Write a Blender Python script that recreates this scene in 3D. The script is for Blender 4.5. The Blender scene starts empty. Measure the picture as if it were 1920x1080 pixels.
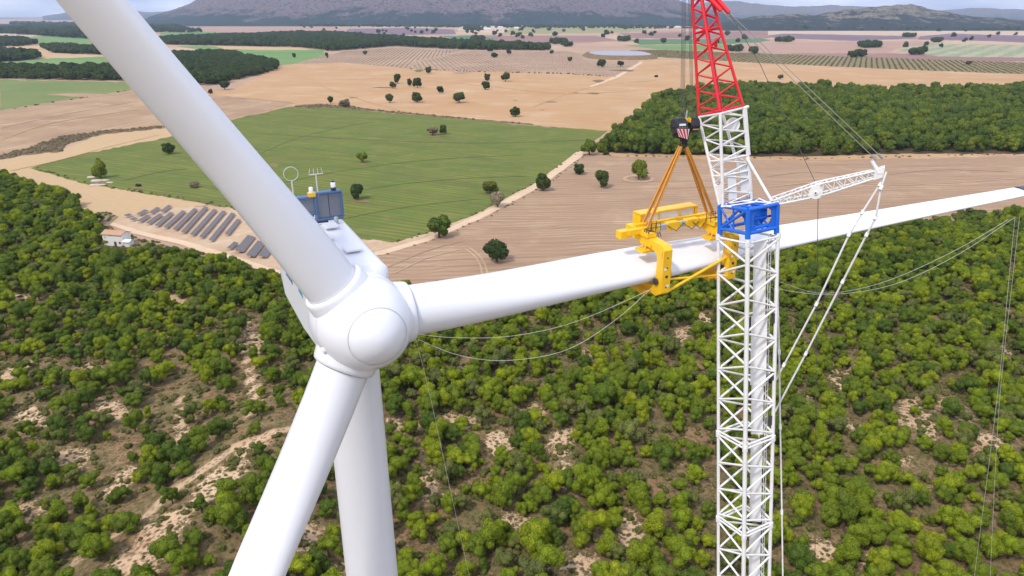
import bpy, math, random
import numpy as np
from mathutils import Vector, Matrix, noise as mnoise
rad = math.radians
# ------------------------------------------------------------------ camera, sky, sun, exposure
scn = bpy.context.scene
C = scn.collection
CAM = Vector((0, 0, 100.0)); PITCH = rad(21.8); FPX = 1280.0
cam = bpy.data.cameras.new('camera'); camo = bpy.data.objects.new('camera', cam); C.objects.link(camo)
camo.location = CAM; camo.rotation_euler = (rad(90) - PITCH, 0, 0)
cam.sensor_width = 36; cam.lens = 36 * FPX / 1920; cam.clip_start = 0.5; cam.clip_end = 80000
scn.camera = camo
SUN_EL, SUN_AZ = rad(52), rad(222)          # compass azimuth, clockwise from +Y: behind the camera, to the left
w = bpy.data.worlds.new('World'); scn.world = w; w.use_nodes = True
nt = w.node_tree; nt.nodes.clear()
out = nt.nodes.new('ShaderNodeOutputWorld'); bg = nt.nodes.new('ShaderNodeBackground')
sky = nt.nodes.new('ShaderNodeTexSky'); sky.sky_type = 'NISHITA'; sky.sun_disc = False
sky.sun_elevation = SUN_EL; sky.sun_rotation = SUN_AZ; sky.altitude = 600; sky.air_density = 1.0; sky.dust_density = 2.0
tc = nt.nodes.new('ShaderNodeTexCoord'); mp = nt.nodes.new('ShaderNodeMapping'); mp.inputs['Scale'].default_value = (1.6, 1.6, 9.0)
ns = nt.nodes.new('ShaderNodeTexNoise'); ns.inputs['Scale'].default_value = 1.7; ns.inputs['Detail'].default_value = 7; ns.inputs['Roughness'].default_value = .55
cr = nt.nodes.new('ShaderNodeValToRGB'); cr.color_ramp.elements[0].position = .30; cr.color_ramp.elements[0].color = (.25, .25, .25, 1); cr.color_ramp.elements[1].position = .60
ns2 = nt.nodes.new('ShaderNodeTexNoise'); ns2.inputs['Scale'].default_value = 4.0; ns2.inputs['Detail'].default_value = 6
cc = nt.nodes.new('ShaderNodeValToRGB'); cc.color_ramp.elements[0].position = .35; cc.color_ramp.elements[1].position = .65
cc.color_ramp.elements[0].color = (3.7, 4.3, 6.2, 1); cc.color_ramp.elements[1].color = (8.9, 9.0, 9.8, 1)
mx = nt.nodes.new('ShaderNodeMix'); mx.data_type = 'RGBA'
nt.links.new(tc.outputs['Generated'], mp.inputs[0]); nt.links.new(mp.outputs[0], ns.inputs[0]); nt.links.new(mp.outputs[0], ns2.inputs[0])
nt.links.new(ns.outputs[0], cr.inputs[0]); nt.links.new(ns2.outputs[0], cc.inputs[0])
nt.links.new(cr.outputs[0], mx.inputs[0]); nt.links.new(sky.outputs[0], mx.inputs[6]); nt.links.new(cc.outputs[0], mx.inputs[7])
nt.links.new(mx.outputs[2], bg.inputs[0]); bg.inputs[1].default_value = 0.140
nt.links.new(bg.outputs[0], out.inputs[0])
sl = bpy.data.lights.new('sun', 'SUN'); sl.energy = 2.05; sl.angle = rad(6); sl.color = (1, .95, .86)
so = bpy.data.objects.new('sun', sl); C.objects.link(so)
sd = Vector((math.sin(SUN_AZ) * math.cos(SUN_EL), math.cos(SUN_AZ) * math.cos(SUN_EL), math.sin(SUN_EL)))
so.rotation_euler = sd.to_track_quat('Z', 'Y').to_euler(); so.location = (0, 0, 400)
scn.view_settings.view_transform = 'Standard'; scn.view_settings.look = 'None'
scn.view_settings.exposure = 0.46; scn.view_settings.gamma = 1

# ------------------------------------------------------------------ geometry of the view
Rv = Vector((1, 0, 0)); Fv = Vector((0, math.cos(PITCH), -math.sin(PITCH))); Uv = Vector((0, math.sin(PITCH), math.cos(PITCH)))
def S(x, y, d): return CAM + (Fv + Rv * ((x - 960) / FPX) + Uv * ((540 - y) / FPX)) * d
def G(x, y, z=0.0):
    r = Fv + Rv * ((x - 960) / FPX) + Uv * ((540 - y) / FPX)
    return CAM + r * ((z - CAM.z) / r.z)
def proj(P):
    q = P - CAM; d = q.dot(Fv)
    if d < .1: return (960, 99999, d)
    return (960 + FPX * q.dot(Rv) / d, 540 - FPX * q.dot(Uv) / d, d)
def projA(X, Y, Z):
    d = Y * Fv.y + (Z - 100) * Fv.z; u = Y * Uv.y + (Z - 100) * Uv.z
    ds = np.maximum(d, .1)
    return 960 + FPX * X / ds, np.where(d > 5, 540 - FPX * u / ds, 99999.), d
def fbm(x, y, sc, oct=4, seed=0):
    """numpy value noise, about -1..1"""
    x = np.asarray(x, float) / sc + 37.3 * seed + 5000; y = np.asarray(y, float) / sc + 91.7 * seed + 5000; t = 0; a = 1; tot = 0
    for o in range(oct):
        xi = np.floor(x); yi = np.floor(y); fx = x - xi; fy = y - yi; fx = fx * fx * (3 - 2 * fx); fy = fy * fy * (3 - 2 * fy)
        def h(i, j):
            v = np.sin(i * 127.1 + j * 311.7 + seed * 17.3) * 43758.5453; return v - np.floor(v)
        v = (h(xi, yi) * (1 - fx) + h(xi + 1, yi) * fx) * (1 - fy) + (h(xi, yi + 1) * (1 - fx) + h(xi + 1, yi + 1) * fx) * fy
        t = t + a * (v * 2 - 1); tot += a; a *= .5; x = x * 2.03 + 11; y = y * 2.03 + 7
    return t / tot
def inpoly(px, py, poly):
    px = np.asarray(px, float); py = np.asarray(py, float); c = np.zeros(px.shape, bool); n = len(poly)
    for i in range(n):
        x0, y0 = poly[i]; x1, y1 = poly[i - 1]
        if y0 == y1: continue
        c ^= ((y0 > py) != (y1 > py)) & (px < (x1 - x0) * (py - y0) / (y1 - y0) + x0)
    return c
# upper boundary of the near forest, as seen
FB = [(-600, 300), (0, 322), (60, 352), (120, 362), (165, 400), (200, 432), (250, 462), (330, 478), (420, 492), (500, 518), (560, 540), (760, 550), (1000, 535), (1250, 500), (1460, 462), (1640, 428), (1780, 412), (1920, 405), (2600, 380)]
FBx = [a for a, b in FB]; FBy = [b for a, b in FB]
def sstep(a, b, v): t = np.clip((v - a) / (b - a), 0, 1); return t * t * (3 - 2 * t)
def hgt(X, Y):
    X = np.asarray(X, float); Y = np.asarray(Y, float)
    px, py, d = projA(X, Y, np.zeros_like(X))
    m = sstep(5, 150, py - np.interp(px, FBx, FBy)); m = np.where(Y < 40, 1, m)
    h = 4.2 * fbm(X, Y, 70, 3, 1) + 1.5 * fbm(X, Y, 18, 3, 2)
    # a spur running up from the lower left
    s = ((X + 105) * .55 - (Y - 120) * .83) ; h = h + 7.0 * np.exp(-((X + 62 - (Y - 110) * .35) / 22.) ** 2) * np.exp(-((Y - 118) / 60.) ** 2)
    return h * m
def hz(x, y): return float(hgt(np.array([x]), np.array([y]))[0])

# ------------------------------------------------------------------ helpers: objects
def tag(o, label=None, cat=None, group=None, kind=None):
    if label: o['label'] = label
    if cat: o['category'] = cat
    if group: o['group'] = group
    if kind: o['kind'] = kind
    return o
def empty(name, loc, rz=0, **k):
    o = bpy.data.objects.new(name, None); C.objects.link(o); o.location = loc; o.rotation_euler = (0, 0, rz); o.empty_display_size = .3
    return tag(o, **k)
class MB:
    def __init__(s): s.v = []; s.f = []; s.sm = []
    def add(s, vs, fs, smooth=False):
        b = len(s.v); s.v += [tuple(q) for q in vs]; s.f += [tuple(i + b for i in q) for q in fs]; s.sm += [smooth] * len(fs); return s
    def box(s, c, ex, ey, ez):
        """centre and three half-axis vectors"""
        c = Vector(c); ex, ey, ez = Vector(ex), Vector(ey), Vector(ez)
        if ex.cross(ey).dot(ez) < 0: ex = -ex
        vs = [c + ex * i + ey * j + ez * k for k in (-1, 1) for j in (-1, 1) for i in (-1, 1)]
        return s.add(vs, [(0, 2, 3, 1), (4, 5, 7, 6), (0, 1, 5, 4), (2, 6, 7, 3), (0, 4, 6, 2), (1, 3, 7, 5)])
    def bevbox(s, c, ex, ey, ez, b=.12):
        """box whose ex-ey outline has cut corners (b as a fraction)"""
        c = Vector(c); ex, ey, ez = Vector(ex), Vector(ey), Vector(ez)
        if ex.cross(ey).dot(ez) < 0: ex = -ex
        k = 1 - b; o = [(1, -k), (1, k), (k, 1), (-k, 1), (-1, k), (-1, -k), (-k, -1), (k, -1)]
        vs = [c + ex * i + ey * j + ez * q for q in (-1, 1) for i, j in o]
        return s.add(vs, [tuple(range(7, -1, -1)), tuple(range(8, 16))] + [(i, (i + 1) % 8, 8 + (i + 1) % 8, 8 + i) for i in range(8)])
    def tube(s, a, b, r, r2=None, n=8, cap=True):
        a, b = Vector(a), Vector(b); r2 = r if r2 is None else r2; d = (b - a)
        if d.length < 1e-6: return s
        d.normalize(); u = d.orthogonal().normalized(); v = d.cross(u)
        vs = []
        for P, rr in ((a, r), (b, r2)):
            for i in range(n): t = 2 * math.pi * i / n; vs.append(P + (u * math.cos(t) + v * math.sin(t)) * rr)
        s.add(vs, [(i, (i + 1) % n, n + (i + 1) % n, n + i) for i in range(n)], True)
        if cap: s.add(vs, [tuple(range(n - 1, -1, -1)), tuple(range(n, 2 * n))])
        return s
    def path(s, pts, r, n=6):
        pts = [Vector(p) for p in pts]; N = len(pts); vs = []; u = None
        for i, P in enumerate(pts):
            d = (pts[min(i + 1, N - 1)] - pts[max(i - 1, 0)]).normalized()
            u = d.orthogonal().normalized() if u is None else (u - d * u.dot(d)).normalized()
            v = d.cross(u); rr = r[i] if isinstance(r, (list, tuple)) else r
            for k in range(n): t = 2 * math.pi * k / n; vs.append(P + (u * math.cos(t) + v * math.sin(t)) * rr)
        fs = [(i * n + k, i * n + (k + 1) % n, (i + 1) * n + (k + 1) % n, (i + 1) * n + k) for i in range(N - 1) for k in range(n)]
        return s.add(vs, fs, True)
    def lathe(s, c, ax, prof, n=32, smooth=True):
        """prof: (along axis, radius)"""
        c = Vector(c); ax = Vector(ax).normalized(); u = ax.orthogonal().normalized(); v = ax.cross(u); vs = []
        for t, r in prof:
            for k in range(n): q = 2 * math.pi * k / n; vs.append(c + ax * t + (u * math.cos(q) + v * math.sin(q)) * max(r, 1e-4))
        return s.add(vs, [(i * n + k, i * n + (k + 1) % n, (i + 1) * n + (k + 1) % n, (i + 1) * n + k) for i in range(len(prof) - 1) for k in range(n)], smooth)
    def prism(s, pts, thick):
        pts = [Vector(p) for p in pts]; t = Vector(thick); n = len(pts)
        return s.add(pts + [p + t for p in pts], [tuple(range(n - 1, -1, -1)), tuple(range(n, 2 * n))] + [(i, (i + 1) % n, n + (i + 1) % n, n + i) for i in range(n)])
    def build(s, name, m, parent=None, label=None):
        me = bpy.data.meshes.new(name)
        org = Vector((0, 0, 0))
        if parent is not None:
            org = Vector(parent.get('_w', parent.location)) if parent.type == 'EMPTY' else Vector((0, 0, 0))
        if parent is not None and parent.type == 'EMPTY':
            R_ = Matrix.Rotation(-parent.rotation_euler.z, 3, 'Z'); vs = [tuple(R_ @ (Vector(q) - parent.location)) for q in s.v]
        else: 
            p = parent; off = Vector((0, 0, 0))
            while p is not None: off += p.location; p = p.parent
            vs = [tuple(Vector(q) - off) for q in s.v]
        me.from_pydata(vs, [], s.f); me.polygons.foreach_set('use_smooth', s.sm); me.materials.append(m); me.update()
        o = bpy.data.objects.new(name, me); C.objects.link(o)
        if parent is not None: o.parent = parent
        if label: o['label'] = label
        return o

# ------------------------------------------------------------------ helpers: materials
def srgb(r, g, b):
    f = lambda c: ((c / 255 + .055) / 1.055) ** 2.4 if c > 10 else c / 255 / 12.92
    return (f(r), f(g), f(b), 1)
class NT:
    def __init__(s, name):
        s.m = bpy.data.materials.new(name); s.m.use_nodes = True; s.t = s.m.node_tree; s.b = s.t.nodes['Principled BSDF']
        s.tc = s.t.nodes.new('ShaderNodeTexCoord'); s.co = s.tc.outputs['Object']
    def n(s, ty, **k):
        q = s.t.nodes.new(ty)
        for a, v in k.items(): setattr(q, a, v)
        return q
    def l(s, a, b): s.t.links.new(a, b)
    def mapping(s, rot=0, scale=(1, 1, 1)):
        q = s.n('ShaderNodeMapping'); q.inputs['Rotation'].default_value = (0, 0, rot); q.inputs['Scale'].default_value = scale; s.l(s.co, q.inputs[0]); return q.outputs[0]
    def noise(s, scale, detail=4, rough=.55, co=None):
        q = s.n('ShaderNodeTexNoise'); q.inputs['Scale'].default_value = scale; q.inputs['Detail'].default_value = detail; q.inputs['Roughness'].default_value = rough
        s.l(co or s.co, q.inputs[0]); return q.outputs[0]
    def ramp(s, fac, a, b, ca=(0, 0, 0, 1), cb=(1, 1, 1, 1)):
        q = s.n('ShaderNodeValToRGB'); e = q.color_ramp.elements; e[0].position = a; e[1].position = b; e[0].color = ca; e[1].color = cb; s.l(fac, q.inputs[0]); return q.outputs[0]
    def mix(s, fac, a, b, mode='MIX'):
        q = s.n('ShaderNodeMix', data_type='RGBA', blend_type=mode)
        if isinstance(fac, (int, float)): q.inputs[0].default_value = fac
        else: s.l(fac, q.inputs[0])
        for i, v in ((6, a), (7, b)):
            if isinstance(v, tuple): q.inputs[i].default_value = v
            else: s.l(v, q.inputs[i])
        return q.outputs[2]
    def math(s, op, a, b=0):
        q = s.n('ShaderNodeMath', operation=op)
        for i, v in ((0, a), (1, b)):
            if isinstance(v, (int, float)): q.inputs[i].default_value = v
            else: s.l(v, q.inputs[i])
        return q.outputs[0]
    def bump(s, h, st, dist=.1):
        q = s.n('ShaderNodeBump'); q.inputs['Strength'].default_value = st; q.inputs['Distance'].default_value = dist; s.l(h, q.inputs['Height']); s.l(q.outputs[0], s.b.inputs['Normal'])
    def end(s, col, rough=.9, metal=0, spec=.3):
        if isinstance(col, tuple): s.b.inputs['Base Color'].default_value = col
        else: s.l(col, s.b.inputs['Base Color'])
        s.b.inputs['Roughness'].default_value = rough; s.b.inputs['Metallic'].default_value = metal; s.b.inputs['Specular IOR Level'].default_value = spec
        return s.m
def paint(name, col, rough=.4, dirt=.12, scale=1.5, spec=.5, dirtcol=None):
    t = NT(name); n1 = t.noise(scale, 5, .6); d = tuple(c * .62 for c in col[:3]) + (1,)
    if dirtcol: d = dirtcol
    f = t.ramp(n1, .45, .78); f2 = t.math('MULTIPLY', f, dirt)
    n2 = t.noise(scale * 9, 3); f3 = t.math('MULTIPLY', t.ramp(n2, .5, .8), dirt * .6)
    return t.end(t.mix(f3, t.mix(f2, col, d), d), rough, 0, spec)
M = {}
M['turbine'] = paint('turbine_white', (.73, .735, .765, 1), .28, .05, .35)
M['seam'] = paint('seam_grey', (.52, .53, .55, 1), .5, .05)
M['white'] = paint('crane_white', (.76, .75, .73, 1), .42, .28, 1.2, dirtcol=(.42, .38, .33, 1))
M['plate'] = paint('walkway_white', (.76, .75, .73, 1), .55, .28, .9, dirtcol=(.42, .40, .37, 1))
M['red'] = paint('crane_red', (.72, .018, .03, 1), .4, .25)
M['blue'] = paint('crane_blue', (.006, .13, .62, 1), .38, .2)
M['yellow'] = paint('yoke_yellow', (.86, .50, .012, 1), .42, .3, 1.5, dirtcol=(.45, .22, .02, 1))
M['orange'] = paint('sling_orange', (.62, .27, .04, 1), .8, .35, 3)
M['black'] = paint('hook_black', (.016, .017, .024, 1), .35, .2)
M['dark'] = paint('dark_steel', (.045, .045, .05, 1), .5, .2)
M['rope'] = paint('steel_rope', (.09, .08, .075, 1), .6, .1)
M['ropelight'] = paint('pale_rope', (.55, .54, .5, 1), .7, .1)
M['greyrope'] = paint('grey_rope', (.26, .25, .23, 1), .6, .1)
M['grey'] = paint('grey_metal', (.35, .37, .40, 1), .5, .2)
M['teal'] = paint('teal_marking', (.02, .35, .45, 1), .4, .1)
M['bluedark'] = paint('cooler_blue', (.07, .15, .33, 1), .45, .2)
M['whiteplain'] = paint('white_marking', (.8, .8, .8, 1), .5, .1)
def mat_radiator():
    t = NT('radiator_fins'); wv = t.n('ShaderNodeTexWave'); wv.inputs['Scale'].default_value = 9; t.l(t.co, wv.inputs[0])
    return t.end(t.mix(wv.outputs[1], (.12, .135, .16, 1), (.22, .235, .27, 1)), .6)
M['radiator'] = mat_radiator()
def mat_leaf(name, cols, var=.5):
    t = NT(name); oi = t.n('ShaderNodeObjectInfo'); n1 = t.noise(1.1, 3); 
    a = t.ramp(oi.outputs['Random'], 0, 1, cols[0], cols[1]); q = a.node.color_ramp
    e = q.elements.new(.5); e.color = cols[2]
    a = t.mix(t.ramp(n1, .35, .65), a, t.mix(.5, a, cols[3]))
    geo = t.n('ShaderNodeNewGeometry'); rnd = t.ramp(geo.outputs['Random Per Island'], 0, 1, (.62, .64, .58, 1), (1.30, 1.28, 1.15, 1))
    a = t.mix(1, a, rnd, 'MULTIPLY')
    t.end(a, .75, 0, .12); s2 = t.n('ShaderNodeBsdfTranslucent'); t.l(a, s2.inputs[0]); ms = t.n('ShaderNodeMixShader'); ms.inputs[0].default_value = .28
    o = t.t.nodes['Material Output']; t.l(t.b.outputs[0], ms.inputs[1]); t.l(s2.outputs[0], ms.inputs[2]); t.l(ms.outputs[0], o.inputs[0])
    return t.m
M['pine'] = mat_leaf('pine_needles', [(.145, .200, .022, 1), (.330, .370, .018, 1), (.230, .300, .018, 1), (.165, .185, .040, 1)])
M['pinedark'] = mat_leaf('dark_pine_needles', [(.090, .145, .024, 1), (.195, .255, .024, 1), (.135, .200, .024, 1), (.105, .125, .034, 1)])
M['pinedull'] = mat_leaf('dull_pine_needles', [(.135, .165, .048, 1), (.220, .235, .065, 1), (.175, .205, .050, 1), (.18, .165, .07, 1)])
M['wood'] = mat_leaf('far_pine_needles', [(.050, .085, .026, 1), (.095, .125, .030, 1), (.068, .100, .026, 1), (.045, .068, .030, 1)])
M['wood2'] = mat_leaf('plantation_pine_needles', [(.085, .135, .026, 1), (.225, .265, .030, 1), (.140, .195, .026, 1), (.075, .105, .030, 1)])
M['oak'] = mat_leaf('holm_oak_leaves', [(.045, .075, .024, 1), (.095, .125, .030, 1), (.065, .095, .026, 1), (.038, .058, .028, 1)])
M['scrub'] = mat_leaf('scrub_leaves', [(.130, .150, .045, 1), (.240, .205, .085, 1), (.165, .195, .045, 1), (.21, .16, .09, 1)])
M['greyscrub'] = mat_leaf('dry_twigs', [(.26, .20, .15, 1), (.32, .27, .18, 1), (.24, .21, .13, 1), (.28, .20, .15, 1)])
M['yellowleaf'] = mat_leaf('yellowing_leaves', [(.16, .16, .03, 1), (.20, .18, .03, 1), (.15, .16, .03, 1), (.10, .12, .02, 1)])
M['bark'] = paint('pine_bark', (.12, .075, .05, 1), .9, .4, 4, .1)
M['wall'] = paint('limewash_wall', (.72, .68, .62, 1), .85, .3, .4, .1)
M['roof'] = paint('clay_tile_roof', (.46, .27, .17, 1), .85, .4, .8, .1)

# ------------------------------------------------------------------ the ground, one sheet to the horizon
clear_px = [(300, 1005, 95, 34, -38), (400, 905, 80, 28, -38), (480, 835, 50, 18, -30), (250, 1060, 90, 40, -35), (560, 1000, 70, 40, 10), (845, 790, 48, 24, 0), (740, 790, 35, 10, 0), (1005, 775, 38, 20, 10),
 (940, 830, 35, 34, 40), (1050, 830, 36, 34, -50), (1060, 890, 22, 34, 0), (970, 985, 60, 30, 20), (1180, 1000, 30, 50, 0), (1085, 1060, 70, 26, 0), (800, 915, 40, 26, 60), (830, 930, 40, 14, 0),
 (1290, 690, 34, 16, -20), (1280, 625, 40, 16, -30), (1320, 600, 22, 24, 0), (1590, 690, 36, 12, 10), (1570, 710, 26, 20, 0), (1640, 745, 30, 14, 10), (1700, 770, 28, 36, 40), (1740, 800, 40, 26, 40), (1790, 770, 60, 14, 20),
 (1860, 840, 50, 34, 30), (1690, 860, 40, 20, 10), (1600, 800, 40, 12, 0), (1590, 720, 20, 30, 0), (1620, 1050, 60, 22, 10), (1540, 1040, 40, 40, 0), (170, 700, 50, 22, 0), (210, 770, 50, 26, 20), (60, 780, 50, 22, 20),
 (20, 700, 40, 12, -40), (340, 800, 14, 60, 5), (470, 700, 12, 80, -15), (330, 560, 70, 8, 18), (160, 610, 30, 10, 0), (60, 965, 60, 30, 20), (230, 900, 60, 20, -35), (480, 640, 20, 60, -20), (420, 910, 60, 18, -35), (130, 860, 60, 24, 10),
 (640, 1070, 40, 24, 0), (780, 870, 14, 30, 0), (1720, 690, 30, 10, 0), (1500, 745, 26, 16, 0), (1880, 720, 20, 12, 0), (1560, 640, 30, 8, 0), (880, 690, 26, 8, 0), (745, 690, 34, 14, 0), (1105, 660, 30, 8, 0), (30, 560, 40, 8, 0), (1870, 660, 30, 8, 0)]
paths_px = [[(95, 1085), (180, 1025), (270, 970), (330, 915), (400, 868), (440, 835), (500, 815), (560, 800)], [(0, 720), (30, 698), (60, 675)], [(330, 905), (328, 850), (345, 790), (340, 740)], [(300, 550), (370, 575), (380, 600)], [(450, 640), (470, 700), (480, 760), (455, 800)], [(720, 808), (790, 800), (850, 790)]]
def seg_d(px, py, pl):
    d = np.full(px.shape, 1e9)
    for (x0, y0), (x1, y1) in zip(pl[:-1], pl[1:]):
        t = np.clip(((px - x0) * (x1 - x0) + (py - y0) * (y1 - y0)) / ((x1 - x0) ** 2 + (y1 - y0) ** 2), 0, 1)
        d = np.minimum(d, np.hypot(px - x0 - t * (x1 - x0), py - y0 - t * (y1 - y0)))
    return d
def bare_at(X, Y, Z):
    px, py, d = projA(X, Y, Z); b = np.zeros_like(px)
    wx = px + 16 * fbm(X, Y, 7, 3, 5); wy = py + 10 * fbm(X, Y, 7, 3, 6)
    for x, y, a, c, r in clear_px:
        r = rad(r); dx = wx - x; dy = wy - y; u = dx * math.cos(r) + dy * math.sin(r); v = -dx * math.sin(r) + dy * math.cos(r)
        b = np.maximum(b, 1 - sstep(.55, 1.15, np.hypot(u / (a * .92), v / (c * .92))))
    return b
def path_at(X, Y, Z):
    px, py, d = projA(X, Y, Z); b = np.zeros_like(px)
    for pl in paths_px: b = np.maximum(b, 1 - sstep(3, 8, seg_d(px + 5 * fbm(X, Y, 5, 2, 31), py + 4 * fbm(X, Y, 5, 2, 32), pl)))
    return b
def axis_pts(fine0, fine1, step, far0, far1):
    a = list(np.arange(fine0, fine1 + step / 2, step)); s = step; v = a[-1]
    while v < far1: s *= 1.35; v += s; a.append(v)
    s = step; v = a[0]; pre = []
    while v > far0: s *= 1.35; v -= s; pre.append(v)
    return np.array(pre[::-1] + a)
gx = axis_pts(-330, 360, 2.6, -30000, 30000); gy = axis_pts(70, 440, 2.6, -3000, 34000)
GX, GY = np.meshgrid(gx, gy); GZ = hgt(GX, GY)
GZ = GZ - np.where(GZ == 0, 0.0, 0.0)
nx, ny = len(gx), len(gy)
me = bpy.data.meshes.new('ground')
vs = np.stack([GX, GY, GZ], -1).reshape(-1, 3)
idx = np.arange(nx * ny).reshape(ny, nx)
fs = np.stack([idx[:-1, :-1], idx[:-1, 1:], idx[1:, 1:], idx[1:, :-1]], -1).reshape(-1, 4)
me.from_pydata(vs.tolist(), [], fs.tolist())
px_, py_, _ = projA(vs[:, 0], vs[:, 1], vs[:, 2])
near = np.clip((py_ - np.interp(px_, FBx, FBy) + 14) / 12, 0, 1)
for nm, arr in (('bare', bare_at(vs[:, 0], vs[:, 1], vs[:, 2])), ('path', path_at(vs[:, 0], vs[:, 1], vs[:, 2])), ('hillside', near)):
    at = me.attributes.new(nm, 'FLOAT', 'POINT'); at.data.foreach_set('value', arr.astype(np.float32))
me.polygons.foreach_set('use_smooth', [True] * len(me.polygons))
def mat_ground():
    t = NT('hillside_and_plain_soil')
    def att(n): q = t.n('ShaderNodeAttribute'); q.attribute_name = n; return q.outputs['Fac']
    n1 = t.noise(.06, 5); n2 = t.noise(.55, 6, .65); n3 = t.noise(2.2, 4, .7)
    litter = t.mix(t.ramp(n2, .36, .60), (.090, .072, .028, 1), (.28, .180, .095, 1))
    litter = t.mix(t.ramp(n1, .42, .6), litter, t.mix(.45, litter, (.12, .125, .045, 1)))
    n4 = t.noise(4.5, 3, .8); litter = t.mix(t.math('MULTIPLY', t.ramp(n4, .48, .62), .55), litter, (.065, .055, .028, 1)); litter = t.mix(t.math('MULTIPLY', t.ramp(n3, .55, .7), .5), litter, (.36, .27, .17, 1))
    soil = t.mix(t.ramp(n1, .4, .62), (.56, .37, .205, 1), (.47, .27, .14, 1)); soil = t.mix(t.ramp(n3, .4, .7), soil, (.56, .43, .31, 1))
    vo = t.n('ShaderNodeTexVoronoi'); vo.inputs['Scale'].default_value = .75; vo.inputs['Randomness'].default_value = 1; t.l(t.co, vo.inputs[0])
    dots = t.ramp(t.math('ADD', vo.outputs['Distance'], t.math('MULTIPLY', n3, .5)), .52, .72)
    soil_d = t.mix(dots, (.10, .085, .038, 1), soil)
    b = t.math('ADD', att('bare'), t.math('MULTIPLY', t.math('SUBTRACT', n2, .5), 2.2)); b = t.math('ADD', b, t.math('MULTIPLY', t.math('SUBTRACT', n3, .5), .9)); b = t.math('ADD', b, t.math('MULTIPLY', t.math('SUBTRACT', t.noise(.045, 3), .5), .6))
    near_c = t.mix(t.ramp(b, .45, .80), litter, soil_d)
    red = t.ramp(t.noise(.10, 5, .6), .56, .64); near_c = t.mix(t.math('MULTIPLY', red, .55), near_c, (.30, .165, .095, 1))
    near_c = t.mix(t.math('MULTIPLY', t.ramp(att('path'), .25, .7), .8), near_c, soil)
    f1 = t.noise(.0016, 6); far_c = t.mix(t.ramp(f1, .4, .6), (.36, .235, .165, 1), (.47, .33, .215, 1))
    v2 = t.n('ShaderNodeTexVoronoi'); v2.inputs['Scale'].default_value = .9; t.l(t.co, v2.inputs[0]); dm = t.ramp(t.math('ADD', v2.outputs['Distance'], t.math('MULTIPLY', n3, .7)), .62, .80); near_c = t.mix(dm, t.mix(.62, near_c, (.070, .062, .024, 1)), near_c)
    c = t.mix(att('hillside'), far_c, near_c); t.bump(n2, .6, .35)
    return t.end(c, .95, 0, .1)
me.materials.append(mat_ground()); gnd = bpy.data.objects.new('ground', me); C.objects.link(gnd); tag(gnd, kind='structure')

# ------------------------------------------------------------------ fields: flat sheets on the plain
def fieldmat(name, c1, c2, big=.01, rows=None, rowcol=None, rowamt=.3, patch=None, fine=.25, distort=3.0, patchamt=.6, rscale=(1, 1, 1)):
    t = NT(name); n1 = t.noise(big, 6, .6); c = t.mix(t.ramp(n1, .38, .62), c1, c2)
    n2 = t.noise(fine, 5, .7); c = t.mix(t.math('MULTIPLY', t.ramp(n2, .35, .75), .35), c, tuple(q * .66 for q in c1[:3]) + (1,))
    if patch: c = t.mix(t.math('MULTIPLY', t.ramp(t.noise(big * 2.3, 5, .6), .52, .66), patchamt), c, patch)
    if rows:
        ang, sp = rows; wv = t.n('ShaderNodeTexWave'); wv.bands_direction = 'Y'; wv.inputs['Scale'].default_value = .314 / sp; wv.inputs['Distortion'].default_value = distort
        wv.inputs['Detail'].default_value = 3; wv.inputs['Detail Scale'].default_value = .35; t.l(t.mapping(ang), wv.inputs[0])
        # streaks drawn out along the rows
        q = t.n('ShaderNodeMapping'); q.inputs['Scale'].default_value = (.010, .42, 1); wp_ = t.n('ShaderNodeVectorMath', operation='MULTIPLY_ADD'); t.l(t.n('ShaderNodeTexNoise').outputs[1], wp_.inputs[0]); nw = [k_ for k_ in t.t.nodes if k_.bl_idname == 'ShaderNodeTexNoise'][-1]; nw.inputs['Scale'].default_value = .012; t.l(t.co, nw.inputs[0]); wp_.inputs[1].default_value = (14, 14, 0); t.l(t.mapping(ang), wp_.inputs[2]); t.l(wp_.outputs[0], q.inputs[0]); ns_ = t.noise(1.0, 7, .72, q.outputs[0])
        c = t.mix(t.math('MULTIPLY', t.ramp(ns_, .40, .64), min(rowamt * 1.5, .9)), c, rowcol)
        c = t.mix(t.math('MULTIPLY', t.math('MULTIPLY', t.ramp(wv.outputs[1], .25, .8), t.ramp(n1, .25, .6)), rowamt), c, rowcol)
    return t.end(c, .95, 0, .08)
layer = [0]
def sheet(name, pts, m, dz=None, rough=1.1):
    """polygon given by its seen outline, laid flat on the plain"""
    layer[0] += 1; rnd = random.Random(layer[0]); P = []
    n = len(pts)
    for i in range(n):
        (x0, y0), (x1, y1) = pts[i], pts[(i + 1) % n]; L = math.hypot(x1 - x0, y1 - y0); k = max(1, int(L / 9))
        for j in range(k):
            t = j / k; s = rough if 0 < j else 0; x = x0 + (x1 - x0) * t; y = y0 + (y1 - y0) * t
            y = max(y + rnd.uniform(-s, s) * min(1, (y - 28) / 150), 33); P.append((x + rnd.uniform(-s, s), y))
    z = dz if dz is not None else .01 + .006 * layer[0]
    V = [G(x, y, z) for x, y in P]; c = sum(V, Vector()) / len(V)
    me = bpy.data.meshes.new(name); me.from_pydata([tuple(v) for v in V], [], [tuple(range(len(V)))]); me.update()
    if me.polygons[0].normal.z < 0: me.flip_normals()
    me.materials.append(m); o = bpy.data.objects.new(name, me); C.objects.link(o); return tag(o, kind='structure')
def dirang(x0, y0, x1, y1):
    a, b = G(x0, y0), G(x1, y1); return -math.atan2(b.y - a.y, b.x - a.x)
tan1 = fieldmat('stubble_orange', (.52, .34, .185, 1), (.49, .275, .115, 1), .008, (dirang(600, 180, 1100, 200), 7), (.36, .225, .13, 1), .55, (.60, .43, .28, 1), .3)
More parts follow.
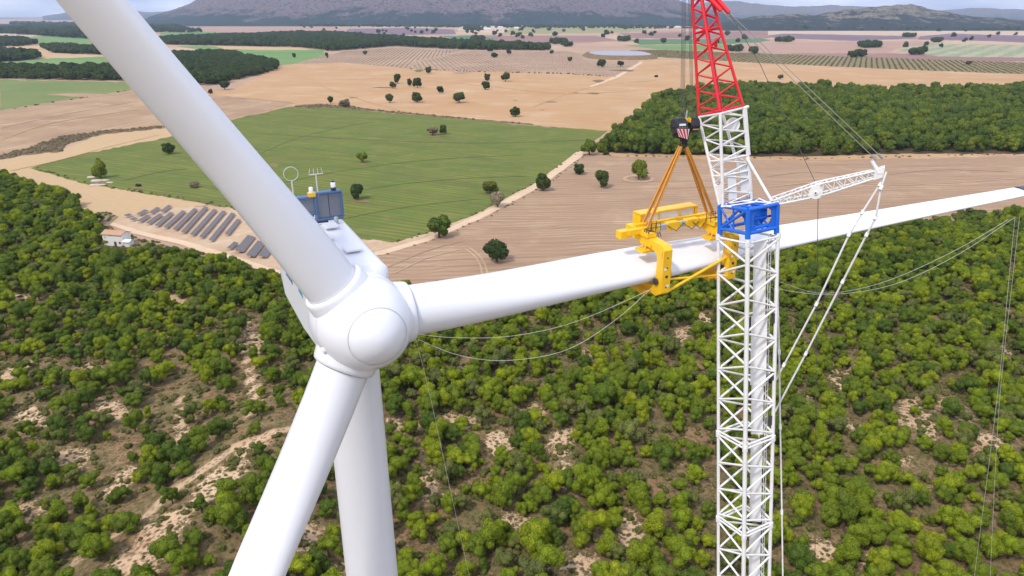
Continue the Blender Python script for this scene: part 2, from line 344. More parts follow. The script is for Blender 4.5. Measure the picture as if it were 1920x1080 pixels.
tan2 = fieldmat('stubble_brown', (.35, .23, .145, 1), (.52, .37, .215, 1), .012, (dirang(0, 240, 240, 200), 6), (.26, .165, .105, 1), .55, (.58, .44, .28, 1))
tan3 = fieldmat('stubble_pale', (.47, .33, .185, 1), (.50, .35, .195, 1), .012, (dirang(0, 320, 200, 290), 6), (.44, .30, .17, 1), .3)
green1 = fieldmat('young_crop', (.115, .175, .032, 1), (.185, .225, .036, 1), .03, (dirang(480, 215, 1050, 262), 5.0), (.105, .095, .042, 1), .5, (.225, .225, .065, 1), .5, 5.0, .6)
green2 = fieldmat('far_crop', (.13, .20, .060, 1), (.19, .24, .075, 1), .008, (dirang(0, 180, 200, 165), 9), (.19, .175, .08, 1), .4)
green3 = fieldmat('far_bright_crop', (.13, .235, .075, 1), (.18, .27, .095, 1), .004, None, None, 0, (.22, .24, .10, 1))
teal = fieldmat('far_teal_crop', (.09, .17, .085, 1), (.11, .19, .09, 1), .003)
teals = fieldmat('striped_crop', (.13, .22, .11, 1), (.16, .24, .12, 1), .003, (dirang(1700, 105, 1780, 88), 55), (.42, .36, .25, 1), .8, None, .05, 1.0)
plough = fieldmat('ploughed_soil', (.375, .245, .16, 1), (.45, .31, .205, 1), .018, (dirang(1100, 380, 1500, 372), 4.4), (.24, .155, .095, 1), .50, (.51, .37, .235, 1), .7, 14.0, .6)
violet = fieldmat('violet_soil', (.17, .12, .15, 1), (.22, .15, .165, 1), .002)
pink = fieldmat('pink_soil', (.37, .235, .175, 1), (.45, .30, .21, 1), .0025, (rad(5), 60), (.33, .20, .17, 1), .4)
pinkd = fieldmat('dark_pink_soil', (.26, .155, .13, 1), (.33, .20, .165, 1), .002, (rad(5), 60), (.24, .14, .125, 1), .4)
paletan = fieldmat('pale_far_soil', (.54, .42, .30, 1), (.48, .35, .25, 1), .003)
olive_s = fieldmat('orchard_soil', (.21, .165, .085, 1), (.24, .18, .10, 1), .006)
vine_s = fieldmat('vineyard_soil', (.35, .225, .155, 1), (.41, .29, .20, 1), .006, None, None, 0, (.25, .20, .12, 1))
ygreen = fieldmat('yellow_green_crop', (.30, .27, .12, 1), (.27, .26, .12, 1), .003)
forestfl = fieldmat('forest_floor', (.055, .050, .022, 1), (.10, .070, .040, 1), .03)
reds = fieldmat('reddish_soil', (.235, .15, .085, 1), (.19, .17, .06, 1), .08)
solar_s = fieldmat('solar_ground', (.50, .37, .25, 1), (.44, .29, .18, 1), .05, None, None, 0, (.55, .42, .29, 1), .8)
track = fieldmat('dirt_track_soil', (.62, .46, .31, 1), (.56, .40, .27, 1), .06)
hedgem = fieldmat('dry_bank', (.17, .115, .06, 1), (.24, .16, .09, 1), .08)
water_m = NT('pond_liner'); M['pond'] = water_m.end(water_m.mix(water_m.noise(.05, 3), (.27, .27, .30, 1), (.34, .34, .37, 1)), .6, 0, .3)
# far plain
sheet('pale_field', [(560, 40), (700, 38), (800, 42), (810, 49), (600, 51)], paletan)
sheet('pale_field', [(0, 50), (120, 51), (250, 40), (360, 44), (420, 52), (430, 60), (0, 57)], paletan)
sheet('violet_field', [(655, 54), (760, 52), (850, 55), (856, 64), (720, 66), (640, 60)], violet)
sheet('pale_field', [(850, 45), (1000, 44), (1010, 58), (930, 62), (860, 58)], paletan)
sheet('crop_field', [(965, 47), (1130, 46), (1230, 53), (1170, 61), (940, 65)], ygreen)
sheet('soil_field', [(300, 45), (620, 47), (660, 60), (640, 66), (560, 60), (300, 64)], pink)
sheet('soil_field', [(860, 66), (1120, 67), (1160, 76), (1100, 80), (900, 80)], pinkd)
sheet('crop_field', [(820, 67), (890, 67), (935, 73), (880, 77)], teal)
sheet('soil_field', [(1160, 62), (1440, 58), (1460, 66), (1440, 72), (1180, 72)], pinkd)
sheet('soil_field', [(1440, 56), (1960, 56), (1960, 66), (1440, 66)], paletan)
sheet('violet_field', [(1440, 66), (1470, 63), (1690, 67), (1720, 72), (1600, 77), (1450, 71)], violet)
sheet('violet_field', [(1725, 68), (1780, 63), (1960, 68), (1960, 82), (1850, 77), (1720, 74)], violet)
sheet('crop_field', [(1180, 74), (1430, 72), (1446, 76), (1400, 82), (1200, 84)], teal)
sheet('crop_field', [(1170, 85), (1370, 83), (1380, 92), (1290, 95), (1230, 92)], green3)
sheet('soil_field', [(1380, 80), (1720, 76), (1760, 82), (1680, 92), (1650, 103), (1380, 100)], pink)
sheet('soil_field', [(1480, 100), (1680, 100), (1960, 108), (1960, 116), (1500, 110)], pinkd)
sheet('crop_field', [(1672, 92), (1760, 82), (1960, 86), (1960, 108), (1760, 106)], teals)
sheet('crop_field', [(300, 62), (340, 58), (420, 60), (350, 68), (300, 68)], green3)
sheet('crop_field', [(40, 71), (110, 66), (180, 74), (200, 88), (90, 84)], green3)
sheet('pale_field', [(0, 55), (70, 58), (80, 65), (40, 71), (0, 66)], paletan)
sheet('pale_field', [(15, 86), (80, 86), (105, 101), (190, 103), (250, 110), (90, 112)], tan3)
sheet('crop_field', [(90, 110), (190, 106), (300, 108), (300, 122), (0, 128), (0, 116)], green3)
sheet('crop_field', [(330, 86), (560, 88), (606, 92), (610, 112), (530, 122), (460, 112), (390, 96)], green3)
sheet('pale_field', [(400, 86), (590, 88), (600, 93), (500, 94), (420, 92)], tan3)
# vineyards and the orchard belt
sheet('vineyard_soil', [(548, 120), (640, 97), (740, 88), (900, 92), (960, 97), (1060, 95), (1110, 103), (1200, 108), (1195, 122), (1155, 144), (1060, 138), (880, 134), (770, 129), (640, 117)], vine_s)
sheet('orchard_soil', [(1180, 94), (1240, 93), (1400, 99), (1560, 105), (1920, 117), (2100, 122), (2100, 146), (1920, 139), (1700, 131), (1440, 119), (1230, 107)], olive_s)
# middle distance
A_poly = [(430, 172), (525, 122), (640, 117), (770, 129), (880, 134), (1060, 138), (1155, 144), (1195, 122), (1215, 108), (1440, 119), (1700, 131), (1920, 139), (2150, 146), (2150, 300), (1500, 300), (1135, 250), (1000, 234), (850, 221), (700, 208), (560, 200), (445, 224), (330, 224), (250, 200), (245, 172)]
sheet('stubble_field', A_poly, tan1)
sheet('brown_stubble_field', [(0, 206), (245, 168), (420, 180), (560, 192), (445, 224), (310, 240), (180, 250), (90, 268), (0, 296)], tan2)
sheet('pale_stubble_field', [(0, 300), (110, 283), (190, 253), (310, 240), (330, 256), (60, 314), (165, 343), (260, 360), (390, 384), (330, 392), (240, 402), (200, 430), (160, 402), (110, 366), (50, 350), (0, 330)], tan3)
sheet('crop_field', [(0, 149), (235, 154), (246, 169), (0, 207)], green2)
sheet('green_field', [(56, 315), (150, 290), (320, 256), (445, 222), (545, 200), (640, 202), (700, 209), (850, 222), (1000, 236), (1140, 245), (1088, 283), (1000, 345), (892, 402), (792, 440), (735, 455), (680, 447), (560, 425), (430, 390), (330, 372), (255, 360), (160, 345)], green1)
sheet('field_margin', [(700, 449), (735, 455), (792, 440), (892, 402), (1000, 345), (1088, 283), (1092, 288), (1006, 352), (896, 411), (800, 452), (716, 476), (690, 470), (660, 450)], solar_s)
sheet('ploughed_field', [(1092, 288), (1200, 292), (1380, 297), (1500, 299), (1700, 295), (1920, 291), (2150, 296), (2150, 410), (1920, 414), (1640, 440), (1460, 475), (1250, 520), (1000, 552), (760, 560), (700, 510), (716, 476), (800, 452), (896, 411), (1006, 352)], plough)
sheet('dirt_track', [(1082, 284), (1092, 284), (1094, 291), (1010, 352), (900, 411), (803, 452), (718, 477), (660, 486), (660, 482), (714, 470), (797, 446), (894, 404), (1000, 346)], track, rough=.4)
sheet('dirt_track', [(1100, 286), (1300, 292), (1500, 296), (1700, 290), (1920, 284), (1920, 292), (1700, 297), (1500, 301), (1300, 298), (1100, 291)], tan1)
sheet('dirt_track', [(1150, 144), (1200, 116), (1206, 117), (1160, 145), (1110, 163), (1104, 162)], track, rough=.3)
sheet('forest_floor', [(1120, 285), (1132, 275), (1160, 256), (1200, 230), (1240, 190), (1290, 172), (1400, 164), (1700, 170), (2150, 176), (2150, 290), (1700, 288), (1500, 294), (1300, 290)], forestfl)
sheet('solar_yard', [(204, 420), (240, 402), (330, 389), (430, 388), (500, 420), (600, 520), (530, 514), (430, 486), (340, 456), (250, 437)], solar_s)
sheet('dirt_track', [(204, 421), (212, 417), (262, 433), (350, 452), (440, 480), (540, 512), (540, 520), (430, 490), (340, 459), (250, 438)], track, rough=.4)
sheet('dry_bank', [(0, 292), (60, 276), (110, 258), (190, 246), (300, 236), (300, 241), (190, 252), (120, 272), (118, 284), (50, 290), (0, 299)], hedgem, rough=1.6)
sheet('dry_bank', [(560, 197), (600, 194), (700, 205), (850, 219), (1000, 232), (1000, 235), (850, 222), (640, 203), (545, 202)], hedgem, rough=.8)
for i, (x, y, a, b, m) in enumerate([(720, 164, 28, 2, hedgem), (662, 183, 10, 2, hedgem), (865, 137, 24, 3, vine_s), (1122, 152, 14, 4, hedgem), (1113, 175, 17, 2.5, green1), (1080, 174, 6, 1.2, hedgem), (1032, 191, 16, 2.2, hedgem), (1017, 206, 5, 1, hedgem), (966, 188, 6, 1, hedgem), (785, 133, 12, 3, green1), (150, 178, 70, 5, tan2), (515, 310, 12, 7, reds), (676, 376, 24, 6, reds), (188, 340, 26, 8, reds), (260, 352, 22, 3, reds), (814, 255, 22, 3, reds), (680, 308, 12, 2.2, reds), (1170, 132, 30, 3, hedgem)]):
    sheet('soil_patch', [(x + a * .75 * math.cos(q) * (1 + .3 * math.sin(3 * q + i)), y + b * .6 * math.sin(q) * (1 + .25 * math.cos(2 * q + i))) for q in np.linspace(0, 2 * math.pi, 14)[:-1]], m, rough=.3)
def wheel_track(pts, w_, m, z):
    P = [Vector(q) for q in pts]; N_ = 14 * (len(P) - 1); out = []
    for i in range(N_ + 1):
        t = i / N_ * (len(P) - 1); k = min(int(t), len(P) - 2); u = t - k; p0, p1, p2, p3 = P[max(k - 1, 0)], P[k], P[k + 1], P[min(k + 2, len(P) - 1)]
        out.append(.5 * ((2 * p1) + (p2 - p0) * u + (2 * p0 - 5 * p1 + 4 * p2 - p3) * u * u + (3 * p1 - p0 - 3 * p2 + p3) * u ** 3))
    W = [G(q.x, q.y, z) for q in out]; V = []; rr = random.Random(int(pts[0][0]))
    for i, q in enumerate(W):
        d = (W[min(i + 1, N_)] - W[max(i - 1, 0)]).normalized(); sd_ = Vector((-d.y, d.x, 0)) * w_ * rr.uniform(.3, .6); V += [q + sd_, q - sd_]
    me = bpy.data.meshes.new('wheel_track'); me.from_pydata([tuple(v) for v in V], [], [(2 * i, 2 * i + 1, 2 * i + 3, 2 * i + 2) for i in range(N_)]); me.materials.append(m); o = bpy.data.objects.new('wheel_track', me); C.objects.link(o); tag(o, kind='structure')
zt = .016 + .006 * layer[0]
rut = fieldmat('rut_pale', (.47, .34, .225, 1), (.42, .29, .19, 1), .1); rutd = fieldmat('rut_dark', (.33, .22, .145, 1), (.38, .26, .17, 1), .1); rutg = fieldmat('rut_green', (.125, .155, .042, 1), (.155, .165, .05, 1), .1); ruto = fieldmat('rut_orange', (.46, .28, .13, 1), (.49, .32, .16, 1), .1)
def ell(x, y, a, b, q0=0, q1=2 * math.pi): return [(x + a * math.cos(q), y + b * math.sin(q)) for q in np.linspace(q0, q1, 14)]
for i, (pts, w_, m_) in enumerate([
 ([(872, 466), (888, 478), (900, 496), (904, 520), (900, 545)], .9, rut), ([(880, 464), (898, 478), (910, 498), (914, 522), (909, 545)], .9, rut), ([(728, 500), (800, 470), (868, 452)], .8, rutd), ([(740, 512), (800, 484), (862, 468)], .8, rut),
 (ell(1197, 335, 26, 6), 3.0, rut), ([(1440, 330), (1520, 322), (1620, 330), (1760, 318), (1900, 322)], 2.0, rutd), ([(1440, 350), (1560, 340), (1700, 346), (1910, 334)], 1.6, rut),
 ([(462, 300), (547, 262), (640, 238), (700, 228)], 1.6, rutg), ([(230, 338), (300, 322), (350, 316)], 1.4, rutg), ([(520, 345), (640, 320), (800, 300), (980, 290)], .9, rutg), ([(560, 385), (700, 352), (860, 335), (985, 330)], .9, rutg), ([(480, 250), (700, 262), (900, 268), (1100, 262)], 1.2, rutg), ([(640, 410), (760, 388), (900, 372)], .9, rutg),
 ([(405, 181), (470, 185), (545, 192), (560, 196)], 2.6, ruto), ([(1262, 112), (1290, 130), (1320, 150)], 4.0, rut), ([(640, 150), (740, 148), (900, 160), (1050, 175), (1200, 170)], 2.5, ruto), ([(560, 140), (640, 175), (760, 210)], 1.8, ruto), ([(1000, 200), (1100, 165), (1230, 150)], 2.5, ruto), ([(0, 262), (90, 232), (200, 214), (260, 205)], 2.0, ruto), ([(0, 240), (110, 216), (240, 192)], 2.0, rut), ([(20, 320), (110, 300), (200, 276), (300, 252)], 1.2, ruto)]):
    wheel_track(pts, w_, m_, zt + .004 * i)
sheet('scrub_ground', [(160, 402), (195, 398), (222, 406), (206, 420), (212, 432), (250, 445), (340, 466), (400, 484), (400, 492), (330, 480), (250, 464), (200, 436)], fieldmat('dry_scrub_ground', (.22, .16, .10, 1), (.30, .21, .14, 1), .08))
# reservoir on its embankment
ce = G(1160, 106); rx, ry = 92, 150; mb = MB()
def ring(r, z, n=40): return [Vector((ce.x + rx * r * np.sign(math.cos(q)) * abs(math.cos(q)) ** .7, ce.y + ry * r * np.sign(math.sin(q)) * abs(math.sin(q)) ** .7, z)) for q in np.linspace(0, 2 * math.pi, n + 1)[:-1]]
rs = [ring(1.0, 0), ring(.86, 9), ring(.82, 9)]; n = 40
mb.add(rs[0] + rs[1] + rs[2], [(i + k * n, (i + 1) % n + k * n, (i + 1) % n + (k + 1) * n, i + (k + 1) * n) for k in range(2) for i in range(n)])
res = empty('reservoir', (ce.x, ce.y, 0), label='round irrigation reservoir with pale liner on an earth bank in the vineyard', cat='reservoir')
mb.build('embankment', hedgem, res)
mb = MB(); mb.add(rs[2] + ring(.72, 6), [(i, (i + 1) % n, n + (i + 1) % n, n + i) for i in range(n)]); mb.add(ring(.725, 6.2), [tuple(range(n))]); mb.build('liner', M['pond'], res)

# ------------------------------------------------------------------ mountains
def mountain(name, prof, d0, d1, d2, m, base_lift=0, rows=44, rug=.30, seed=3, step=4):
    xs = np.arange(prof[0][0], prof[-1][0] + 1, step); ys = np.interp(xs, [p[0] for p in prof], [p[1] for p in prof]); V = []; nr = rows + 8
    for x, y in zip(xs, ys):
        kx = (x - 960) / FPX
        el = (28 - y) / FPX
        hr = max(100 + d1 * el, 3)
        for j in range(nr):
            if j <= rows: t = j / rows; D = d0 + (d1 - d0) * t; s = t ** 1.15
            else: t = (j - rows) / 8; D = d1 + (d2 - d1) * t; s = 1 - t
            X = kx * D / math.cos(PITCH) * 1.0; Y = D
            h = hr * s; q = float(fbm(np.array([X]), np.array([Y]), (d1 - d0) * .28, 5, seed)[0]); q2 = float(fbm(np.array([X]), np.array([Y]), (d1 - d0) * .06, 4, seed + 1)[0])
            h *= 1 + (rug * q * 1.4 + rug * .5 * q2) * math.sin(math.pi * min(s * .85, 1)) 
            V.append((X, Y, h - 2))
    nc = len(xs); F_ = [(i * nr + j, (i + 1) * nr + j, (i + 1) * nr + j + 1, i * nr + j + 1) for i in range(nc - 1) for j in range(nr - 1)]
    me = bpy.data.meshes.new(name); me.from_pydata(V, [], F_); me.polygons.foreach_set('use_smooth', [True] * len(me.polygons)); me.materials.append(m)
    o = bpy.data.objects.new(name, me); C.objects.link(o); return tag(o, kind='structure')
def mat_mount(name, forest, rock, line, dots, fscale=.004):
    t = NT(name); g = t.n('ShaderNodeNewGeometry'); sp = t.n('ShaderNodeSeparateXYZ'); t.l(g.outputs['Position'], sp.inputs[0])
    n1 = t.noise(fscale, 6, .65); n2 = t.noise(fscale * 7, 6, .7)
    f = t.math('ADD', t.math('DIVIDE', sp.outputs[2], line), t.math('MULTIPLY', t.math('SUBTRACT', n1, .5), 4.6)); f = t.math('ADD', f, t.math('MULTIPLY', t.math('SUBTRACT', n2, .5), 1.6))
    rc = t.mix(t.ramp(n2, .4, .6), rock, tuple(q * .72 for q in rock[:3]) + (1,))
    vo = t.n('ShaderNodeTexVoronoi'); vo.inputs['Scale'].default_value = dots; t.l(t.co, vo.inputs[0]); 
    rc = t.mix(t.ramp(t.math('ADD', vo.outputs['Distance'], t.math('MULTIPLY', t.math('SUBTRACT', n2, .5), 1.1)), .30, .40), forest, rc)
    c = t.mix(t.ramp(f, .72, 1.15), forest, rc); t.bump(n2, 1.0, 25)
    return t.end(c, .95, 0, .05)
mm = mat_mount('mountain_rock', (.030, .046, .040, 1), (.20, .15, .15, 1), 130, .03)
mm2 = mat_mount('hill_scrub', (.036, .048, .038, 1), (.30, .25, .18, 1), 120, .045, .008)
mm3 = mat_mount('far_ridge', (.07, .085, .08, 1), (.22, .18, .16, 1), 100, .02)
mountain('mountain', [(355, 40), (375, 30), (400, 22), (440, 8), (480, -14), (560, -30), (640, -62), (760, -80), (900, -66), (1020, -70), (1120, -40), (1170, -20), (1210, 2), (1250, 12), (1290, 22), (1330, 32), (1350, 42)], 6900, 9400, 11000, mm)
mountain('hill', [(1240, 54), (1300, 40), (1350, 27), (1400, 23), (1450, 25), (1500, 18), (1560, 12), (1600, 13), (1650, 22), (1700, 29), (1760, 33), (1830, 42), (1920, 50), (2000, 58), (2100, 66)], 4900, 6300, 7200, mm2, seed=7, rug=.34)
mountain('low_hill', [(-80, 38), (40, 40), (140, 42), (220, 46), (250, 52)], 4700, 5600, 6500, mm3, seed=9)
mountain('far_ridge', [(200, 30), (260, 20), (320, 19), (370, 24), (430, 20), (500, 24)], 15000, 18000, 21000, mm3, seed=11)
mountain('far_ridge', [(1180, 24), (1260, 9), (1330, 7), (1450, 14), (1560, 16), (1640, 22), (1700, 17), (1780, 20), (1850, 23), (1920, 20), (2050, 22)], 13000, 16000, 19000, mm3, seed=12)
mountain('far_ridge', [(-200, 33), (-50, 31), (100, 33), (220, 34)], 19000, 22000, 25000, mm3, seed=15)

# ------------------------------------------------------------------ trees
def crown_data(seed, nl=9, skew=0.0, nq=1100, q=.105, flat=.8, spread=.55, lr=(.34, .52)):
    r = np.random.default_rng(seed); L = []
    for i in range(nl):
        a = 2 * math.pi * (i + r.uniform(-.3, .3)) / nl * 2.4; rr = spread * math.sqrt(r.uniform(.1, 1)); z = r.uniform(-.45, .55) * flat
        rr *= 1 - .45 * max(z, 0); L.append((np.array([rr * math.cos(a), rr * math.sin(a), z]), r.uniform(*lr)))
    if skew:
        ax_ = r.uniform(0, 6.28); st_ = np.array([math.cos(ax_), math.sin(ax_)]); L2 = []
        for c, l in L:
            k = float(c[:2] @ st_); c = c.copy(); c[:2] += st_ * k * skew * .6; c[2] += skew * .35 * k; L2.append((c, l * r.uniform(.7, 1.1)))
        L = L2
    L.append((np.array([0, 0, .1]), .50)); V = []; Fc = []
    per = int(nq * 1.7 / len(L))
    for ci, (c, lrad) in enumerate(L):
        d = r.normal(size=(per, 3)); d /= np.linalg.norm(d, axis=1)[:, None]; p = c + d * lrad * r.uniform(.86, 1.08, (per, 1)) * [1, 1, .9]
        keep = np.ones(per, bool)
        for cj, (c2, l2) in enumerate(L):
            if cj != ci: keep &= np.linalg.norm(p - c2, axis=1) > l2 * .80
        p = p[keep]; d = d[keep]; nn = d + r.normal(size=d.shape) * .42; nn /= np.linalg.norm(nn, axis=1)[:, None]
        t = np.cross(nn, r.normal(size=nn.shape)); t /= np.linalg.norm(t, axis=1)[:, None]; b = np.cross(nn, t)
        s = q * r.uniform(.6, 1.35, (len(p), 1))
        for k in range(len(p)):
            o = len(V); V += [p[k] - t[k] * s[k], p[k] + b[k] * s[k] * .8, p[k] + t[k] * s[k], p[k] - b[k] * s[k] * .8]; Fc.append((o, o + 1, o + 2, o + 3))
        # inner mass of the lobe
        nlat, nlon = 5, 8; o = len(V)
        for i in range(nlat + 1):
            for j in range(nlon):
                th = math.pi * i / nlat; ph = 2 * math.pi * j / nlon; u = np.array([math.sin(th) * math.cos(ph), math.sin(th) * math.sin(ph), math.cos(th) * .9]); V.append(c + u * lrad * .84 * r.uniform(.9, 1.08))
        for i in range(nlat):
            for j in range(nlon): Fc.append((o + i * nlon + j, o + (i + 1) * nlon + j, o + (i + 1) * nlon + (j + 1) % nlon, o + i * nlon + (j + 1) % nlon))
    return np.array(V), Fc
def crown_mesh(name, m, seed, zc=1.05, **k):
    V, Fc = crown_data(seed, **k); V = V + [0, 0, zc]; V[:, 2] = np.maximum(V[:, 2], .08)
    me = bpy.data.meshes.new(name); me.from_pydata(V.tolist(), [], Fc); me.materials.append(m); return me
def trunk_mb(seed, h=.95, r=.07):
    rn = random.Random(seed); mb = MB(); bx, by = rn.uniform(-.12, .12), rn.uniform(-.12, .12)
    mb.path([(0, 0, -.15), (bx * .4, by * .4, h * .45), (bx, by, h)], [r * 1.3, r, r * .55], 6)
    for i in range(4):
        a = i * 1.6 + rn.uniform(0, 1); z = h * rn.uniform(.4, .8); mb.path([(bx * .6, by * .6, z), (bx + .25 * math.cos(a), by + .25 * math.sin(a), z + .2), (bx + .45 * math.cos(a), by + .45 * math.sin(a), z + .42)], [r * .55, r * .35, r * .2], 5)
    return mb
def trunk_mesh(seed, **k):
    mb = trunk_mb(seed, **k); me = bpy.data.meshes.new('trunk'); me.from_pydata(mb.v, [], mb.f); me.materials.append(M['bark']); return me
NV = 8
pine_cr = [crown_mesh('pine_crown', M['pine'], 10 + i, nl=13 + i % 5, nq=5200, flat=[.7, .95, 1.2, .85][i % 4], spread=[.64, .56, .44, .66][i % 4], q=.037, lr=(.24, .44), skew=[.1, .5, .3, .8, .2, .6, .9, .4][i % 8]) for i in range(NV)]
pine_cr += [crown_mesh('pine_crown', M['pinedull'], 200 + i, nl=12, nq=3200, flat=.9, spread=.62, q=.04, lr=(.20, .38), skew=.5) for i in range(3)]; NV = 17
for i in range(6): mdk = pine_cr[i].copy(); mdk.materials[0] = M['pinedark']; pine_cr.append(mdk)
pine_tr = [trunk_mesh(i) for i in range(NV)]
oak_cr = {k: [crown_mesh('tree_crown', M[k], 40 + i, nl=14, nq=1800, flat=.8, spread=.60, q=.07, zc=.84, lr=(.28, .44)) for i in range(3)] for k in ('oak', 'yellowleaf', 'greyscrub')}
# prototype objects for instancing (never linked to the scene)
def proto_coll(name, crowns, trunks):
    col = bpy.data.collections.new(name)
    for i, cm in enumerate(crowns):
        me = cm.copy(); me.name = name + '_mesh'
        if trunks:
            nv = len(me.vertices); tv = trunks[i % len(trunks)]; V = [tuple(v.co) for v in me.vertices] + [tuple(v.co) for v in tv.vertices]
            Fc = [tuple(p.vertices) for p in me.polygons]; nf = len(Fc); Fc += [tuple(q + nv for q in p.vertices) for p in tv.polygons]
            m2 = bpy.data.meshes.new(name + '_mesh'); m2.from_pydata(V, [], Fc); m2.materials.append(me.materials[0]); m2.materials.append(M['bark'])
            m2.polygons.foreach_set('material_index', [0] * nf + [1] * (len(Fc) - nf)); me = m2
        o = bpy.data.objects.new('%s_%02d' % (name, i), me); col.objects.link(o)
    return col
def scatter(name, pts, scl, rot, col, nproto, kind='stuff', squash=None, idx=None):
    """one object: a point mesh whose geometry nodes instance the prototypes"""
    n = len(pts); me = bpy.data.meshes.new(name); me.from_pydata([tuple(p) for p in pts], [], [])
    r = np.random.default_rng(n)
    sv = np.array(scl, np.float32); sv = np.stack([sv, sv, sv * (squash if squash is not None else 1.0)], -1) if sv.ndim == 1 else sv
    a = me.attributes.new('iscale', 'FLOAT_VECTOR', 'POINT'); a.data.foreach_set('vector', sv.astype(np.float32).ravel())
    rv = np.zeros((n, 3), np.float32); rv[:, 2] = rot; a = me.attributes.new('irot', 'FLOAT_VECTOR', 'POINT'); a.data.foreach_set('vector', rv.ravel())
    a = me.attributes.new('iidx', 'INT', 'POINT'); a.data.foreach_set('value', (r.integers(0, nproto, n) if idx is None else idx).astype(np.int32))
    o = bpy.data.objects.new(name, me); C.objects.link(o)
    ng = bpy.data.node_groups.new(name, 'GeometryNodeTree'); ng.interface.new_socket('Geometry', in_out='INPUT', socket_type='NodeSocketGeometry'); ng.interface.new_socket('Geometry', in_out='OUTPUT', socket_type='NodeSocketGeometry')
    gi = ng.nodes.new('NodeGroupInput'); go = ng.nodes.new('NodeGroupOutput'); ip = ng.nodes.new('GeometryNodeInstanceOnPoints'); ci = ng.nodes.new('GeometryNodeCollectionInfo')
    ci.inputs['Collection'].default_value = col; ci.inputs['Separate Children'].default_value = True; ci.inputs['Reset Children'].default_value = True
    def named(nm, ty): q = ng.nodes.new('GeometryNodeInputNamedAttribute'); q.data_type = ty; q.inputs[0].default_value = nm; return q.outputs[0]
    ng.links.new(gi.outputs[0], ip.inputs['Points']); ng.links.new(ci.outputs[0], ip.inputs['Instance']); ip.inputs['Pick Instance'].default_value = True
    ng.links.new(named('iidx', 'INT'), ip.inputs['Instance Index']); ng.links.new(named('irot', 'FLOAT_VECTOR'), ip.inputs['Rotation']); ng.links.new(named('iscale', 'FLOAT_VECTOR'), ip.inputs['Scale'])
    ng.links.new(ip.outputs[0], go.inputs[0]); md = o.modifiers.new('scatter', 'NODES'); md.node_group = ng
    return tag(o, kind=kind)
pine_col = proto_coll('pine_kind', pine_cr, pine_tr)
wood_cr = [crown_mesh('wood_crown', M['wood'], 70 + i, nl=9, nq=650, flat=.85, spread=.58, q=.12) for i in range(6)]
wood_col = proto_coll('wood_kind', wood_cr, None)
scrub_cr = [crown_mesh('scrub_crown', M['scrub'], 90 + i, nl=6, nq=300, flat=.5, spread=.6, q=.15, zc=.35) for i in range(5)]
scrub_col = proto_coll('scrub_kind', scrub_cr, None)
dry_cr = [crown_mesh('dry_crown', M['greyscrub'], 120 + i, nl=6, nq=260, flat=.5, spread=.6, q=.12, zc=.35) for i in range(3)]
dry_col = proto_coll('dry_kind', dry_cr, None)
# the near pine wood
rg = np.random.default_rng(5); sp = 3.95
xs = np.arange(-340, 380, sp); ys = np.arange(84, 470, sp); XX, YY = np.meshgrid(xs, ys); XX = XX + (np.arange(len(ys)) % 2)[:, None] * sp / 2
XX = (XX + rg.uniform(-.42, .42, XX.shape) * sp).ravel(); YY = (YY + rg.uniform(-.42, .42, YY.shape) * sp).ravel(); ZZ = hgt(XX, YY)
px, py, dd = projA(XX, YY, ZZ); ok = (px > -170) & (px < 2090) & (py < 1260) & (py > np.interp(px, FBx, FBy) + 4)
ba = np.maximum(bare_at(XX, YY, ZZ), path_at(XX, YY, ZZ))
dens = .86 + .60 * fbm(XX, YY, 26, 3, 8) - .28 * (px < 560) * sstep(560, 760, py) - ba * 1.0 - .9 * ((px > 190) & (px < 270) & (py > 448) & (py < 482)) 
dens = np.where((px > 1500) & (py < 640), dens + .15, dens); dens = np.where((px < 560) & (py < 560), dens + .1, dens)
ok &= (rg.uniform(0, 1, XX.shape) < dens) & ((XX + 9.8) ** 2 + (YY - 36) ** 2 > 30)
XX, YY, ZZ, px, py, dd, ba = [a[ok] for a in (XX, YY, ZZ, px, py, dd, ba)]; N = len(XX)
rad_ = (1.35 + 2.15 * rg.beta(2.2, 2.0, N)) * (1 + .18 * fbm(XX, YY, 30, 2, 12)) * (1 + .12 * sstep(600, 450, py)); rad_ *= np.where(ba > .35, .8, 1); rad_ = np.where(rg.uniform(0, 1, N) < .14, rad_ * .6, rad_); rad_ = np.where(rg.uniform(0, 1, N) < .08, rad_ * 1.25, rad_)
hsc = rg.uniform(.80, 1.35, N); rot = rg.uniform(0, 6.28, N)
big = rad_ / dd * ((px > -10) & (px < 1930) & (py < 1095)) * ~((px > 560) & (px < 750) & (py > 700)) * ~((px > 430) & (px < 690) & (py > 700) & (px > 690 - (py - 690) * .66 - 40))
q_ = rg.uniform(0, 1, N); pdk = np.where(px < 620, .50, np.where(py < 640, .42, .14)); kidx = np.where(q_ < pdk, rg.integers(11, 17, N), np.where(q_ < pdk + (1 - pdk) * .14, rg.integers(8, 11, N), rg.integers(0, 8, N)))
order = np.argsort(-big); ind = set(order[:300].tolist())
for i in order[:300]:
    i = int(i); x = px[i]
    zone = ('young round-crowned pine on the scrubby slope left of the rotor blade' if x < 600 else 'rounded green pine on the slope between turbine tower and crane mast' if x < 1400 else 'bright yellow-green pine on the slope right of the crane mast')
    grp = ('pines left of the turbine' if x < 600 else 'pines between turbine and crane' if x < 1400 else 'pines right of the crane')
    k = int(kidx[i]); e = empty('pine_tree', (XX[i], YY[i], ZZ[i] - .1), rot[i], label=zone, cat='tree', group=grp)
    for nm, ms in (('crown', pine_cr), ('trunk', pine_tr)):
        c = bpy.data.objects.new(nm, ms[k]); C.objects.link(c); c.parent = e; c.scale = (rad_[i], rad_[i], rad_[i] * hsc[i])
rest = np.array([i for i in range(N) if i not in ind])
print('near pines', N)
